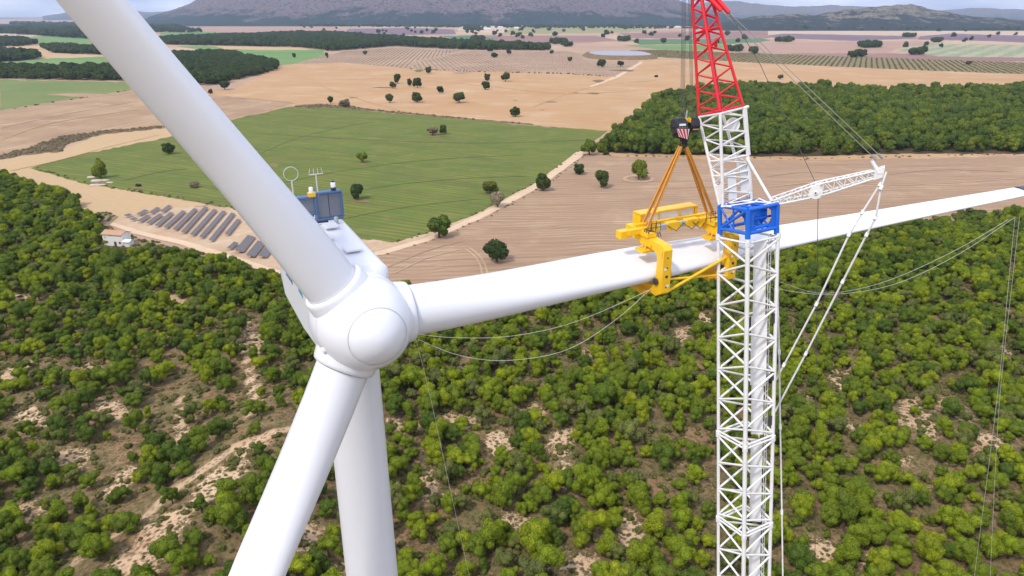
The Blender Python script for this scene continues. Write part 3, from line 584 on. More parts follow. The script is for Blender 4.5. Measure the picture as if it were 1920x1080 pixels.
scatter('pine_wood', np.stack([XX, YY, ZZ - .1], -1)[rest], np.stack([rad_, rad_, rad_ * hsc], -1)[rest], rot[rest], pine_col, NV, idx=kidx[rest])
# undergrowth on the slope
n = 80000; ax = rg.uniform(-330, 370, n); ay = 84 + rg.uniform(0, 1, n) ** .8 * 300; az = hgt(ax, ay); sx, sy, sd_ = projA(ax, ay, az)
k = (sx > -60) & (sx < 1980) & (sy < 1200) & (sy > np.interp(sx, FBx, FBy) + 8) & (path_at(ax, ay, az) < .2) & (rg.uniform(0, 1, n) < .55 + .7 * fbm(ax, ay, 14, 3, 21))
ax, ay, az = ax[k], ay[k], az[k]; nb = len(ax)
scatter('undergrowth', np.stack([ax, ay, az - .1], -1), rg.uniform(.3, 1.15, nb) ** 1.3, rg.uniform(0, 6.28, nb), scrub_col, 5)
n = 9000; ax = rg.uniform(-330, 370, n); ay = 84 + rg.uniform(0, 1, n) ** .8 * 260; az = hgt(ax, ay); sx, sy, sd_ = projA(ax, ay, az)
k = (sx > -60) & (sx < 1980) & (sy < 1200) & (sy > np.interp(sx, FBx, FBy) + 8) & (bare_at(ax, ay, az) > .3) & (path_at(ax, ay, az) < .2)
ax, ay, az = ax[k], ay[k], az[k]; nb = len(ax)
scatter('heath_tufts', np.stack([ax, ay, az - .1], -1), rg.uniform(.25, .7, nb), rg.uniform(0, 6.28, nb), scrub_col, 5)
# woods farther off, one object each
def wood(name, poly, spacing, r0, r1, col=wood_col, npz=6, keep=.92, seed=1, sq=1.0, grid=None):
    g = np.random.default_rng(seed); W = [G(x, y) for x, y in poly]; x0, x1 = min(q.x for q in W), max(q.x for q in W); y0, y1 = min(q.y for q in W), max(q.y for q in W)
    if grid is None: xs = np.arange(x0, x1 + spacing, spacing); ys = np.arange(y0, y1 + spacing, spacing); X, Y = np.meshgrid(xs, ys); X = X + g.uniform(-.45, .45, X.shape) * spacing; Y = Y + g.uniform(-.45, .45, Y.shape) * spacing
    else:
        a = grid; cs, sn = math.cos(a), math.sin(a); cx, cy = (x0 + x1) / 2, (y0 + y1) / 2; R_ = math.hypot(x1 - x0, y1 - y0) / 2; u = np.arange(-R_, R_, spacing); v = np.arange(-R_, R_, spacing * 1.3)
        U, Vv = np.meshgrid(u, v); X = cx + U * cs - Vv * sn; Y = cy + U * sn + Vv * cs; X = X + g.uniform(-.16, .16, X.shape) * spacing; Y = Y + g.uniform(-.16, .16, Y.shape) * spacing
    X = X.ravel(); Y = Y.ravel(); k = inpoly(X, Y, [(q.x, q.y) for q in W]); X, Y = X[k], Y[k]
    k = g.uniform(0, 1, len(X)) < keep + .35 * fbm(X, Y, spacing * 6, 3, seed); X, Y = X[k], Y[k]
    sx, sy, _ = projA(X, Y, X * 0); k = (sx > -140) & (sx < 2060); X, Y = X[k], Y[k]; n = len(X)
    print(name, n)
    s = g.uniform(r0, r1, n) * (1 + .22 * fbm(X, Y, spacing * 7, 3, seed + 5)) if grid is None else g.uniform(r0, r1, n)
    scatter(name, np.stack([X, Y, np.zeros(n) - .1 * s], -1), s, g.uniform(0, 6.28, n), col, npz, squash=sq)
W1 = [(1118, 288), (1124, 280), (1150, 272), (1168, 250), (1192, 232), (1215, 205), (1240, 190), (1290, 176), (1390, 168), (1500, 172), (1620, 176), (1760, 178), (1920, 176), (2150, 178), (2150, 287), (1900, 286), (1700, 286), (1520, 293), (1380, 292), (1240, 290)]
wood2_cr = [crown_mesh('plantation_crown', M['wood2'], 170 + i, nl=12, nq=1600, flat=.95, spread=.58, q=.07, lr=(.26, .42)) for i in range(6)]
oak_cr['pine'] = [crown_mesh('tree_crown', M['wood2'], 140 + i, nl=14, nq=1800, flat=.8, spread=.60, q=.07, zc=.84, lr=(.28, .44)) for i in range(4)]
wood2_col = proto_coll('plantation_kind', wood2_cr, None)
wood('pine_wood', W1, 7.6, 3.0, 7.8, seed=2, keep=.90, col=wood2_col, sq=1.15)
wood('pine_wood', [(-100, 126), (100, 132), (230, 130), (330, 104), (420, 100), (480, 114), (520, 122), (516, 133), (450, 148), (400, 161), (240, 152), (0, 148), (-100, 146)], 10, 5.5, 9, seed=3, keep=1.2)
wood('pine_wood', [(300, 76), (420, 69), (560, 64), (640, 66), (760, 76), (900, 84), (1035, 92), (1030, 95), (860, 93), (740, 87), (620, 96), (560, 89), (420, 86), (310, 84)], 16, 8, 13, seed=4, keep=1.2)
wood('pine_wood', [(-60, 74), (50, 76), (72, 82), (40, 87), (-60, 88)], 14, 8, 12, seed=5)
wood('pine_wood', [(-60, 98), (60, 102), (78, 110), (30, 115), (-60, 118)], 12, 7, 11, seed=6)
wood('pine_wood', [(78, 90), (140, 90), (195, 97), (250, 99), (200, 103), (100, 100)], 13, 7, 11, seed=7)
wood('pine_wood', [(-60, 54), (60, 55), (150, 64), (200, 70), (160, 73), (60, 66), (-60, 60)], 26, 12, 18, seed=8)
wood('scattered_trees', [(560, 42), (1240, 44), (1400, 56), (1920, 56), (1920, 100), (1300, 90), (560, 60)], 150, 9, 15, seed=70, keep=.16)
wood('scattered_trees', [(560, 46), (820, 47), (1230, 50), (1290, 54), (1920, 57), (1920, 59), (1230, 55), (560, 50)], 45, 9, 16, seed=71, keep=.35)
wood('scrub_wood', [(20, 44), (200, 48), (330, 52), (380, 62), (160, 60), (20, 52)], 40, 12, 20, seed=9, keep=.5)
for i, p in enumerate([(1452, 1462, 76, 79), (1465, 1483, 76, 79), (1363, 1390, 93, 97), (1405, 1418, 98, 101), (1612, 1650, 85, 90), (1692, 1715, 68, 70), (1747, 1765, 77, 80), (1708, 1732, 100, 104), (1593, 1606, 106, 109), (1606, 1620, 105, 108), (885, 907, 73, 77), (1033, 1062, 79, 83), (1054, 1072, 86, 88), (1160, 1180, 74, 78), (870, 905, 54, 57)]):
    x0, x1, y0, y1 = p; wood('windbreak_trees', [(x0, y0), (x1, y0), (x1, y1), (x0, y1)], 15, 8, 11, col=wood_col, seed=30 + i, keep=1.3)
vine_ang = -dirang(620, 118, 690, 92)
wood('vineyard', [(552, 120), (640, 97), (740, 90), (860, 95), (830, 104), (770, 116), (770, 128), (640, 117)], 8, .8, 1.3, col=dry_col, npz=3, seed=50, keep=1.3, grid=vine_ang)
wood('vineyard', [(775, 128), (780, 116), (840, 104), (880, 96), (1060, 96), (1100, 104), (1090, 112), (1190, 124), (1155, 143), (1060, 137), (880, 133)], 8, .7, 1.1, col=dry_col, npz=3, seed=51, keep=1.3, grid=vine_ang + .1)
wood('olive_orchard', [(1180, 95), (1240, 94), (1400, 100), (1560, 106), (1920, 118), (2100, 123), (2100, 146), (1920, 139), (1700, 131), (1440, 119), (1230, 107)], 8.5, 1.2, 2.1, col=scrub_col, npz=5, seed=52, keep=1.3, grid=rad(64))
wood('dry_bushes', [(0, 292), (60, 276), (110, 258), (190, 246), (310, 236), (310, 240), (190, 251), (125, 271), (116, 284), (50, 290), (0, 299)], 3.0, 1.0, 2.0, col=dry_col, npz=3, seed=53)
wood('dry_bushes', [(545, 201), (600, 196), (660, 199), (700, 206), (850, 220), (1000, 234), (850, 222), (640, 203)], 4, 1.0, 2.2, col=dry_col, npz=3, seed=54)
wood('dry_bushes', [(160, 402), (195, 398), (222, 406), (206, 420), (212, 432), (250, 445), (340, 466), (400, 484), (400, 492), (330, 480), (250, 464), (200, 436)], 2.6, .5, 1.3, col=scrub_col, npz=5, seed=56, keep=.6)
wood('dry_bushes', [(230, 440), (330, 462), (430, 490), (520, 516), (500, 522), (400, 500), (290, 478), (215, 452)], 4.2, .8, 2.0, col=scrub_col, npz=5, seed=55, keep=.6)
wood('margin_grass', [(70, 314), (160, 342), (255, 357), (330, 369), (430, 387), (560, 422), (560, 426), (430, 391), (330, 373), (255, 361), (160, 346), (60, 316)], 3.2, .5, 1.3, col=scrub_col, npz=5, seed=61, keep=.7)
wood('margin_grass', [(740, 453), (792, 438), (892, 400), (1000, 343), (1086, 282), (1089, 284), (1003, 346), (895, 403), (795, 442), (740, 457)], 2.6, .4, 1.1, col=scrub_col, npz=5, seed=62, keep=.6)
wood('margin_grass', [(1096, 291), (1012, 352), (902, 411), (805, 453), (720, 478), (722, 481), (808, 456), (906, 414), (1016, 355), (1100, 294)], 2.6, .4, 1.2, col=dry_col, npz=3, seed=63, keep=.55)
wood('margin_grass', [(1110, 289), (1300, 294), (1500, 298), (1700, 293), (1920, 288), (1920, 291), (1700, 296), (1500, 301), (1300, 297), (1110, 292)], 4, .6, 1.6, col=dry_col, npz=3, seed=64, keep=.5)
wood('margin_grass', [(770, 129), (880, 134), (1060, 138), (1155, 144), (1155, 145), (1060, 139), (880, 135), (770, 130)], 7, 1.0, 2.4, col=scrub_col, npz=5, seed=65, keep=.7)
wood('margin_grass', [(0, 207), (245, 169), (246, 170), (0, 209)], 6, .8, 2.0, col=scrub_col, npz=5, seed=66, keep=.5)
# trees standing alone in the fields: (x, y of the foot, crown width, height) as seen, kind, label
solo = [
 (803, 138, 16, 14, 'oak', 'lone dark tree at the end of the vineyard track'),
 (746, 157, 18, 19, 'oak', 'dark tree at the back of the trio by the long shadowed hollow'),
 (737, 166, 16, 13, 'oak', 'low blackish bush-like tree at the edge of the long hollow'),
 (768, 162, 11, 16, 'oak', 'slim dark tree just left of a larger round one'),
 (783, 165, 21, 20, 'oak', 'round dark tree with a slim one at its left in the stubble'),
 (731, 193, 18, 17, 'oak', 'small round tree in stubble near the top edge of the green field'),
 (782, 192, 27, 21, 'oak', 'broad round tree in orange stubble between two smaller ones'),
 (825, 175, 17, 14, 'oak', 'small round tree alone in the middle of the stubble field'),
 (861, 193, 28, 20, 'oak', 'wide low tree in the stubble, widest of its line'),
 (914, 152, 16, 15, 'oak', 'small tree standing close behind another rounder tree'),
 (910, 168, 21, 16, 'oak', 'rounder tree close in front of a smaller tree in stubble'),
 (948, 153, 21, 17, 'oak', 'dark tree to the right of the pair in the stubble field'),
 (966, 219, 25, 20, 'oak', 'lone round tree just above the green field edge'),
 (831, 252, 16, 19, 'oak', 'dark little tree beside a grey bush inside the green field'),
 (811, 254, 26, 17, 'greyscrub', 'leafless grey bush beside a dark tree in the green field'),
 (679, 305, 23, 21, 'pine', 'small bright round tree alone in the green field'),
 (671, 374, 34, 31, 'oak', 'blue-green round tree in the green field near the nacelle instruments'),
 (189, 334, 30, 38, 'pine', 'tall-crowned tree standing on pale rocks at the field corner'),
 (317, 289, 28, 24, 'oak', 'dark tree at the upper edge of the green field beside the raised blade'),
 (824, 446, 56, 44, 'pine', 'large spreading tree beside the dirt track'),
 (931, 491, 56, 42, 'oak', 'large dark oval tree in the ploughed field above the held blade'),
 (1018, 358, 37, 38, 'oak', 'tall dark tree on the edge of the dirt track'),
 (919, 364, 36, 26, 'yellowleaf', 'yellow-green tree on the green field edge by the track'),
 (933, 388, 34, 30, 'greyscrub', 'pale grey bush between the yellow-green tree and the track'),
 (1086, 327, 29, 22, 'oak', 'small dark round tree in the upper corner of the ploughed field'),
 (1127, 352, 37, 35, 'oak', 'dense round tree in ploughed field left of the two-lobed one'),
 (1197, 337, 38, 40, 'pine', 'two-lobed tree ringed by a pale unploughed patch'),
 (1105, 291, 36, 30, 'pine', 'rounded tree at the very corner of the wood by the track'),
 (1135, 291, 15, 10, 'oak', 'tiny bush in front of the corner of the wood'),
 (620, 195, 13, 15, 'oak', 'small green tree on the bank behind the green field'),
 (646, 201, 30, 16, 'greyscrub', 'brown bush clump on the bank behind the green field'),
 (1128, 126, 21, 15, 'oak', 'bushy tree just below the reservoir bank'),
 (1163, 125, 16, 11, 'oak', 'smaller tree right of the bushy one below the reservoir bank'),
 (1068, 115, 13, 9, 'oak', 'small tree in the vineyard left of the reservoir'),
 (1035, 101, 11, 7, 'oak', 'tiny tree at the far edge of the vineyard near the reservoir'),
 (954, 103, 12, 11, 'oak', 'right one of two small trees above the vineyard'),
 (927, 108, 17, 10, 'oak', 'low wide tree inside the vineyard'),
 (919, 98, 13, 12, 'oak', 'left one of two small trees above the vineyard'),
 (685, 103, 11, 8, 'oak', 'tiny tree between vine rows near the far wood'),
 (552, 108, 10, 9, 'oak', 'tiny round tree in the bright far green field'),
 (613, 110, 9, 12, 'oak', 'small tree at the left corner of the vineyard'),
 (1463, 149, 13, 9, 'oak', 'small dark tree in stubble behind the right-hand wood'),
 (1827, 414, 50, 24, 'oak', 'dark tree below the tip of the held blade'),
 (1244, 194, 18, 17, 'oak', 'round tree at the back corner of the right-hand wood'),
 (422, 168, 22, 16, 'oak', 'tree standing forward of the left wood beside the raised blade'),
 (395, 176, 12, 10, 'oak', 'small bush touching the right edge of the raised blade'),
 (366, 352, 22, 12, 'greyscrub', 'brown bush in the green field beside the raised blade'),
 (260, 350, 13, 6, 'oak', 'dark bush low in the green field corner'),
 (1230, 145, 10, 5, 'oak', 'lowest bush beside the pale track in the stubble field'),
 (1816, 122, 14, 8, 'oak', 'dark tree at the far edge of the olive orchard'),
 (1810, 60, 6, 5, 'oak', 'speck of a tree on the far pale field below the hill'),
 (1615, 58, 8, 5, 'oak', 'left one of two specks of trees on the far pale field'),
]
for i, (x, y, wpx, hpx, kd, lab) in enumerate(solo):
    g = G(x, y); d = proj(g)[2]; r_ = wpx / 2 / FPX * d * .98; H_ = hpx / FPX * d * .98
    e = empty('bush' if kd == 'greyscrub' else 'field_tree', (g.x, g.y, g.z), i * 1.7, label=lab, cat='bush' if kd == 'greyscrub' else 'tree')
    me_ = oak_cr[kd][i % len(oak_cr[kd])]; top = 1.6
    c = bpy.data.objects.new('crown', me_); C.objects.link(c); c.parent = e; c.scale = (r_, r_, H_ / top)
    if wpx > 9: c = bpy.data.objects.new('trunk', pine_tr[i % 8]); C.objects.link(c); c.parent = e; c.scale = (r_, r_, H_ / top)

rr_ = random.Random(4); rockm = paint('pale_rock', (.50, .42, .36, 1), .9, .4, .6, .1)
for i, (x, y, sz, lb) in enumerate([(172, 333, 2.2, 'pale rock left of the tree at the field corner'), (182, 340, 2.8, 'largest pale rock in front of the corner tree'), (196, 339, 2.0, 'low pale rock right of the largest one'), (205, 343, 1.6, 'small pale rock at the right end of the row'), (178, 348, 2.4, 'flat pale rock below the others'), (192, 347, 1.7, 'small pale rock between the flat one and the end')]):
    g = G(x, y); mb = MB(); V = []; nn_ = 9
    for j, (zz, q) in enumerate(((-.2, 1), (.35, .95), (.65, .6), (.72, .1))):
        for k in range(nn_): a = 2 * math.pi * k / nn_; w_ = q * sz * rr_.uniform(.75, 1.2); V.append((g.x + 1.6 * w_ * math.cos(a), g.y + w_ * math.sin(a), zz * sz * .6))
    mb.add(V, [(j * nn_ + k, j * nn_ + (k + 1) % nn_, (j + 1) * nn_ + (k + 1) % nn_, (j + 1) * nn_ + k) for j in range(3) for k in range(nn_)] + [tuple(range(3 * nn_, 4 * nn_))])
    o = mb.build('field_rock', rockm); o.data.transform(Matrix.Translation(-g)); o.location = g; tag(o, lb, 'rock', 'rocks round the corner tree')
# ------------------------------------------------------------------ solar park, farmhouse, village
def z4(x, y): return (180 + x / 5.053, 360 + y / 5.053)
rows_ = [(285, 250, 335, 235), (340, 288, 385, 270), (408, 238, 485, 195), (418, 303, 505, 245), (525, 222, 600, 172), (500, 322, 622, 235), (632, 210, 708, 152), (582, 345, 725, 220), (665, 362, 840, 205), (752, 382, 950, 182), (832, 408, 1050, 165), (918, 432, 1135, 190), (1003, 455, 1220, 205), (1095, 485, 1305, 225), (1245, 428, 1360, 285), (1268, 562, 1335, 505), (1362, 590, 1480, 445), (1468, 635, 1575, 500), (1580, 640, 1700, 500)]
slab = ['shortest solar row at the left tip of the yard', 'second shortest solar row, just in front of the left tip', 'short solar row in the back line, leftmost of three', 'short solar row fourth from the tip in the front line', 'short solar row in the back line, middle of three', 'front line solar row sixth from the tip', 'short solar row in the back line, right of three', 'front solar row, first of the long ones', 'long solar row, second of the long ones', 'long solar row, third of the long ones', 'long solar row, fourth of the long ones', 'long solar row, fifth of the long ones', 'long solar row, sixth of the long ones', 'long solar row, rightmost of the full-length ones', 'half-length solar row beside the raised blade', 'tiny detached solar row near the right end of the yard', 'wide solar row left of the pair at the right end', 'wide solar row next to last at the right end', 'last solar row, partly hidden by the raised blade']
t = NT('solar_glass'); bk = t.n('ShaderNodeTexBrick'); bk.inputs['Scale'].default_value = .8; bk.inputs['Mortar Size'].default_value = .02; t.l(t.co, bk.inputs[0])
for q, v in (('Color1', (.115, .100, .105, 1)), ('Color2', (.13, .112, .115, 1)), ('Mortar', (.19, .17, .165, 1))): bk.inputs[q].default_value = v
M['solar'] = t.end(bk.outputs[0], .45, 0, .25)
for i, (a, b, c_, d_) in enumerate(rows_):
    p0 = G(*z4(a, b)); p1 = G(*z4(c_, d_)); ax = (p1 - p0); L = ax.length / 2; ax.normalize(); mid = (p0 + p1) / 2
    sw = 1.05 if i not in (16, 17, 18) else 1.9
    side = Vector((ax.y, -ax.x, 0)); tilt = rad(20); sv = side * math.cos(tilt) + Vector((0, 0, -math.sin(tilt))); up = ax.cross(sv)
    if up.z < 0: up = -up
    e = empty('solar_row', (mid.x, mid.y, 0), 0, label=slab[i], cat='solar panels', group='solar rows in the yard')
    MB().box(mid + Vector((0, 0, 1.5)), ax * L, sv * sw, up * .06).build('panel', M['solar'], e)
    pm = MB()
    for k in range(max(2, int(L / 2.5))):
        q = mid + ax * (L * .92) * (2 * k / (max(2, int(L / 2.5)) - 1) - 1)
        for s_, hh in ((-1, 1.5 + .7 * sw * .45), (1, 1.45 - .7 * sw * .45)): pm.tube(q + side * s_ * sw * .7 + Vector((0, 0, -.1)), q + side * s_ * sw * .7 + Vector((0, 0, hh)), .07, n=5)
    pm.build('support_posts', M['grey'], e)
def house(foot, L, W_, H_, rz, label, wallm, roofm, name='farmhouse', openings=True):
    e = empty(name, foot, rz, label=label, cat='house'); c, s = math.cos(rz), math.sin(rz)
    def P(x, y, z): return Vector((foot[0] + x * c - y * s, foot[1] + x * s + y * c, foot[2] + z))
    ex, ey, ez = Vector((c, s, 0)), Vector((-s, c, 0)), Vector((0, 0, 1))
    mb = MB().box(P(0, 0, H_ / 2), ex * L / 2, ey * W_ / 2, ez * H_ / 2)
    for sx in (-1, 1): mb.prism([P(sx * L / 2 - (.3 if sx > 0 else 0), -W_ / 2, H_), P(sx * L / 2 - (.3 if sx > 0 else 0), W_ / 2, H_), P(sx * L / 2 - (.3 if sx > 0 else 0), 0, H_ + W_ * .2)], ex * .3)
    mb.build('wall', wallm, e); r = MB()
    for sy in (-1, 1): r.prism([P(-L / 2 - .4, sy * (W_ / 2 + .5), H_ - .05), P(-L / 2 - .4, 0, H_ + W_ * .22), P(-L / 2 - .4, 0, H_ + W_ * .22 + .22), P(-L / 2 - .4, sy * (W_ / 2 + .5), H_ + .17)], ex * (L + .8))
    r.build('roof', roofm, e)
    if openings:
        MB().box(P(L * .1, -W_ / 2 - .03, 1.1), ex * .6, ey * .04, ez * 1.1).build('door', M['dark'], e)
        for q in (-.32, .34): MB().box(P(L * q, -W_ / 2 - .03, 1.8), ex * .5, ey * .04, ez * .5).build('window', M['dark'], e)
g = G(222, 458); house((g.x, g.y, 0), 10.5, 5.5, 5.5, rad(-12), 'white farmhouse with orange tile roof at the forest edge', M['wall'], M['roof'])
g = G(243, 462); house((g.x, g.y, 0), 3, 3, 2.6, rad(-12), 'small pale outbuilding right of the farmhouse', M['wall'], M['whiteplain'], 'outbuilding', False)
vl = ['low white barn at the left end of the far village', 'small white house second in the far village', 'long white shed in the front of the far village', 'white house behind the long shed', 'largest white warehouse of the far village', 'pale house right of the warehouse', 'narrow white building in the village middle', 'white farm building near the right of the village', 'pale shed right of the farm building', 'last white house at the right end of the far village', 'tiny white hut on the far left plain', 'white building on the far right plain below the hill']
for i, (x, y, l_) in enumerate([(882, 53, 40), (897, 54, 34), (912, 56, 60), (905, 51, 36), (925, 52, 60), (938, 53, 40), (948, 56, 26), (955, 51, 44), (968, 54, 34), (978, 50, 30), (425, 43, 30), (1270, 52, 44)]):
    g = G(x, y); house((g.x, g.y, 0), l_, 22, 9, rad(8 * (i % 3) - 6), vl[i], M['wall'], M['wall'] if i % 3 else M['roof'], 'village_building', False)

# ------------------------------------------------------------------ wind turbine
hub = CAM + Vector((-7.708, 31.884, -14.531))
a_ = Vector((.4658, -.8805, .0883)).normalized()
bd = [Vector((-.46315, -.21887, .85883)), Vector((.9066, .42156, .01903)), Vector((-.36963, -.34222, -.86480))]
bh = Vector((-a_.x, -a_.y, 0)).normalized(); rh = Vector((-bh.y, bh.x, 0)) * -1; Z = Vector((0, 0, 1))
tw = hub + bh * 4.5 + Vector((.30, 0, 0)); tw.z = 0
turb = empty('wind_turbine', (tw.x, tw.y, hz(tw.x, tw.y)), label='white wind turbine whose third blade is being fitted by the crane', cat='wind turbine')
tmb = MB(); prof = [(0, 2.05), (20, 1.97), (40, 1.88), (60, 1.74), (hub.z - 3.2, 1.58)]; tmb.lathe((tw.x, tw.y, 0), Z, prof, 64)
tower = tmb.build('tower', M['turbine'], turb)
for z in (24.0, 45.0):
    r = float(np.interp(z, [p[0] for p in prof], [p[1] for p in prof])); MB().lathe((tw.x, tw.y, z), Z, [(-.04, r + .002), (-.04, r + .012), (.04, r + .012), (.04, r + .002)], 64).build('flange_joint', M['turbine'], tower)
MB().lathe((tw.x, tw.y, hub.z - 3.2), Z, [(0, 1.62), (.1, 1.85), (.9, 1.85)], 48).build('yaw_bearing', M['turbine'], turb)
# nacelle: rounded box along bh
def nac_sec(t, w_, zb, zt, rc=.45, n=5, sh=0):
    """cross-section at distance t behind the hub; half width, bottom, top"""
    pts = []
    for cx, cz, a0 in ((w_ - rc, zt - rc, 0), (-w_ + rc, zt - rc, 90), (-w_ + rc, zb + rc, 180), (w_ - rc, zb + rc, 270)):
        for k in range(n + 1): q = rad(a0 + 90 * k / n); pts.append(hub + bh * t + rh * (cx + rc * math.cos(q) + sh) + Z * (cz + rc * math.sin(q)))
    return pts
secs = [nac_sec(1.3, 1.8, -1.8, 2.0, .7), nac_sec(1.7, 2.1, -2.1, 2.3, .5), nac_sec(5, 2.1, -2.35, 2.35, .42), nac_sec(10.2, 2.1, -2.2, 2.55, .42), nac_sec(11.6, 2.0, -1.6, 2.6, .5), nac_sec(12.2, 1.7, -1.0, 2.3, .6)]
nm = MB(); ns_ = len(secs[0]); V = [p for s_ in secs for p in s_]
nm.add(V, [(i * ns_ + k, (i + 1) * ns_ + k, (i + 1) * ns_ + (k + 1) % ns_, i * ns_ + (k + 1) % ns_) for i in range(len(secs) - 1) for k in range(ns_)], False); nm.add(V[-ns_:], [tuple(range(ns_))]); nm.add(V[:ns_], [tuple(range(ns_))[::-1]])
nac = nm.build('nacelle', M['turbine'], turb)
def NP(t, s_, z): return hub + bh * t + rh * s_ + Z * z
for t0, s0, lw, ww in ((4.2, .9, .5, .45), (6.6, -.2, .45, .6), (8.6, .8, .5, .4)): MB().bevbox(NP(t0, s0, 2.31 + .04 * t0 + .03), bh * lw, rh * ww, Z * .05).build('roof_hatch', M['turbine'], nac)
rl = MB()
for s_ in (-1.8, 1.85):
    rl.tube(NP(2.6, s_, 2.5), NP(9.4, s_, 2.8), .03, n=6)
    for t0 in (2.6, 4.3, 6.0, 7.7, 9.4): rl.tube(NP(t0, s_, 2.1), NP(t0, s_, 2.5 + (t0 - 2.6) * .044), .03, n=6)

lg = MB()
for k in range(3): lg.prism([NP(4.0 + k * .4, -2.112, .55), NP(4.25 + k * .4, -2.112, .55), NP(4.1 + k * .4, -2.112, .15 + .05 * k), NP(3.9 + k * .4, -2.112, .2)], -rh * .012)
lg.build('side_marking', M['teal'], nac)
lg = MB()
for k in range(3): lg.box(NP(7 + k * .7, -2.115, .2), bh * .25, rh * .008, Z * .22)
lg.build('side_marking', M['bluedark'], nac)
# cooler on the roof at the rear: two radiator banks in blue frames
def rect_frame(mb, c, u, v, r):
    q = [c + u + v, c - u + v, c - u - v, c + u - v]
    for i in range(4): mb.tube(q[i], q[(i + 1) % 4], r, n=6)
cool = empty('cooler', NP(10.4, 0, 2.6)); cool.location = cool.location - turb.location; cool.parent = turb
def child_build(mb, name, m, par):
    o = mb.build(name, m, None); off = Vector((0, 0, 0)); p = par
    while p is not None: off += p.location; p = p.parent
    o.data.transform(Matrix.Translation(-off)); o.parent = par; return o
for s0, hw, label in ((1.22, .80, 'right'), (-.62, 1.0, 'left')):
    c = NP(10.4, s0, 3.48 if s0 > 0 else 3.62)
    hh = .82 if s0 > 0 else .5
    for k, q in enumerate((-.5, .5)): child_build(MB().box(c + rh * q * hw * .98, rh * hw * .465, bh * .14, Z * hh * .9), 'radiator', M['radiator'], cool)
    fr = MB(); 
    for t_ in (-.2, .2): rect_frame(fr, c + bh * t_, rh * hw, Z * hh, .06)
    fr.box(c + Z * (hh + .03), rh * hw, bh * .24, Z * .05); fr.box(c - Z * (hh + .03), rh * hw, bh * .24, Z * .05)
    for s_ in (-1, 1): fr.tube(c + rh * s_ * hw - Z * hh + bh * .2, c + rh * s_ * hw * .98 - Z * (hh + .35) + bh * .9, .05, n=6); fr.tube(c + rh * s_ * hw + Z * hh * .9, NP(11.5, s0 + s_ * hw, 2.5), .05, n=6); fr.box(c + rh * s_ * (hw + .03), rh * .04, bh * .22, Z * hh)
    child_build(fr, 'cooler_frame', M['bluedark'], cool)
def inst(name): o = empty(name, (0, 0, 0)); o.parent = turb; o.location = Vector((0, 0, 0)); return o
# instruments
top = NP(10.4, .35, 4.5)
sm = inst('sonic_sensor_mast'); b0 = NP(10.3, .62, 4.15); t0 = S(603, 330, proj(b0)[2])
mb = MB().tube(b0, b0 + Z * 1.35, .05, n=8); mb.tube(b0 + Z * 1.35 - rh * .42, b0 + Z * 1.35 + rh * .42, .04, n=6)
for s_ in (-.42, -.14, .14, .42): mb.tube(b0 + Z * 1.35 + rh * s_, b0 + Z * 1.72 + rh * s_ * .8, .022, n=5)
child_build(mb, 'sensor_mast', M['ropelight'], sm)
lr = inst('lightning_ring'); b0 = NP(10.3, -.85, 4.0); mb = MB().tube(b0, b0 + Z * 1.25, .05, n=8); cc_ = b0 + Z * 1.67
mb.path([cc_ + (rh * math.cos(q) + Z * math.sin(q)) * .42 for q in np.linspace(0, 2 * math.pi, 29)], .025, 6); child_build(mb, 'ring_mast', M['ropelight'], lr)
wl = inst('warning_light'); b0 = NP(10.4, 1.62, 4.34); child_build(MB().lathe(b0, Z, [(0, 0), (0, .16), (.22, .16), (.24, 0)], 16), 'light_base', M['black'], wl); child_build(MB().lathe(b0 + Z * .24, Z, [(0, .15), (.26, .15), (.3, .1), (.32, 0)], 16), 'lens', M['whiteplain'], wl); child_build(MB().lathe(b0 + Z * .56, Z, [(0, .1), (.07, .1), (.08, 0)], 12), 'light_cap', M['black'], wl)
wl = inst('warning_light'); b0 = NP(10.3, .22, 4.17); child_build(MB().box(b0 + Z * .12, rh * .22, bh * .2, Z * .12), 'light_base', M['yellow'], wl); child_build(MB().lathe(b0 + Z * .24, Z, [(0, .13), (.3, .13), (.34, .08), (.35, 0)], 16), 'lens', M['whiteplain'], wl)
kt = inst('roof_fitting'); b0 = NP(9.3, 1.35, 2.62); child_build(MB().lathe(b0, Z, [(0, .14), (.35, .12), (.37, 0)], 12), 'vent', M['grey'], kt); child_build(MB().tube(NP(9.5, .9, 2.7), NP(9.6, -1.1, 2.72), .07, n=8), 'hose', M['black'], kt)
# spinner
sprof = [(-1.75, 2.05), (-1.6, 2.3), (-1.2, 2.45), (-.6, 2.50), (0, 2.50), (.5, 2.46), (1.0, 2.37), (1.5, 2.22), (2.0, 1.99), (2.5, 1.68), (2.8, 1.45)]
nprof = [(2.805, 1.435), (3.05, 1.22), (3.27, .97), (3.45, .68), (3.56, .38), (3.60, .15), (3.61, 0)]
# body, the seam groove and the nose share one surface
mb = MB().lathe(hub, a_, sprof + [(2.805, 1.425), (2.825, 1.425)] + nprof[1:], 96); spn = mb.build('spinner', M['turbine'], turb)
MB().lathe(hub, a_, [(2.79, 1.462), (2.812, 1.462), (2.83, 1.44), (2.81, 1.42)], 96).build('nose_seam', M['seam'], spn)
MB().lathe(hub, a_, [(-1.95, 1.7), (-1.95, 2.1), (-1.7, 2.1)], 64).build('rear_ring', M['turbine'], spn)
MB().lathe(hub, a_, [(.60, 2.452), (.61, 2.462), (.63, 2.462), (.64, 2.45)], 96).build('shell_seam', M['turbine'], spn)
for q, t_ in ((3.5, .9), (5.6, .6)):
    u_ = rh * math.cos(q) + Z * math.sin(q); u_ = (u_ - a_ * u_.dot(a_)).normalized(); MB().lathe(hub + a_ * t_ + u_ * 2.38, u_, [(-.05, .20), (.05, .18), (.10, .12), (.11, 0)], 20).build('access_cap', M['turbine'], spn)
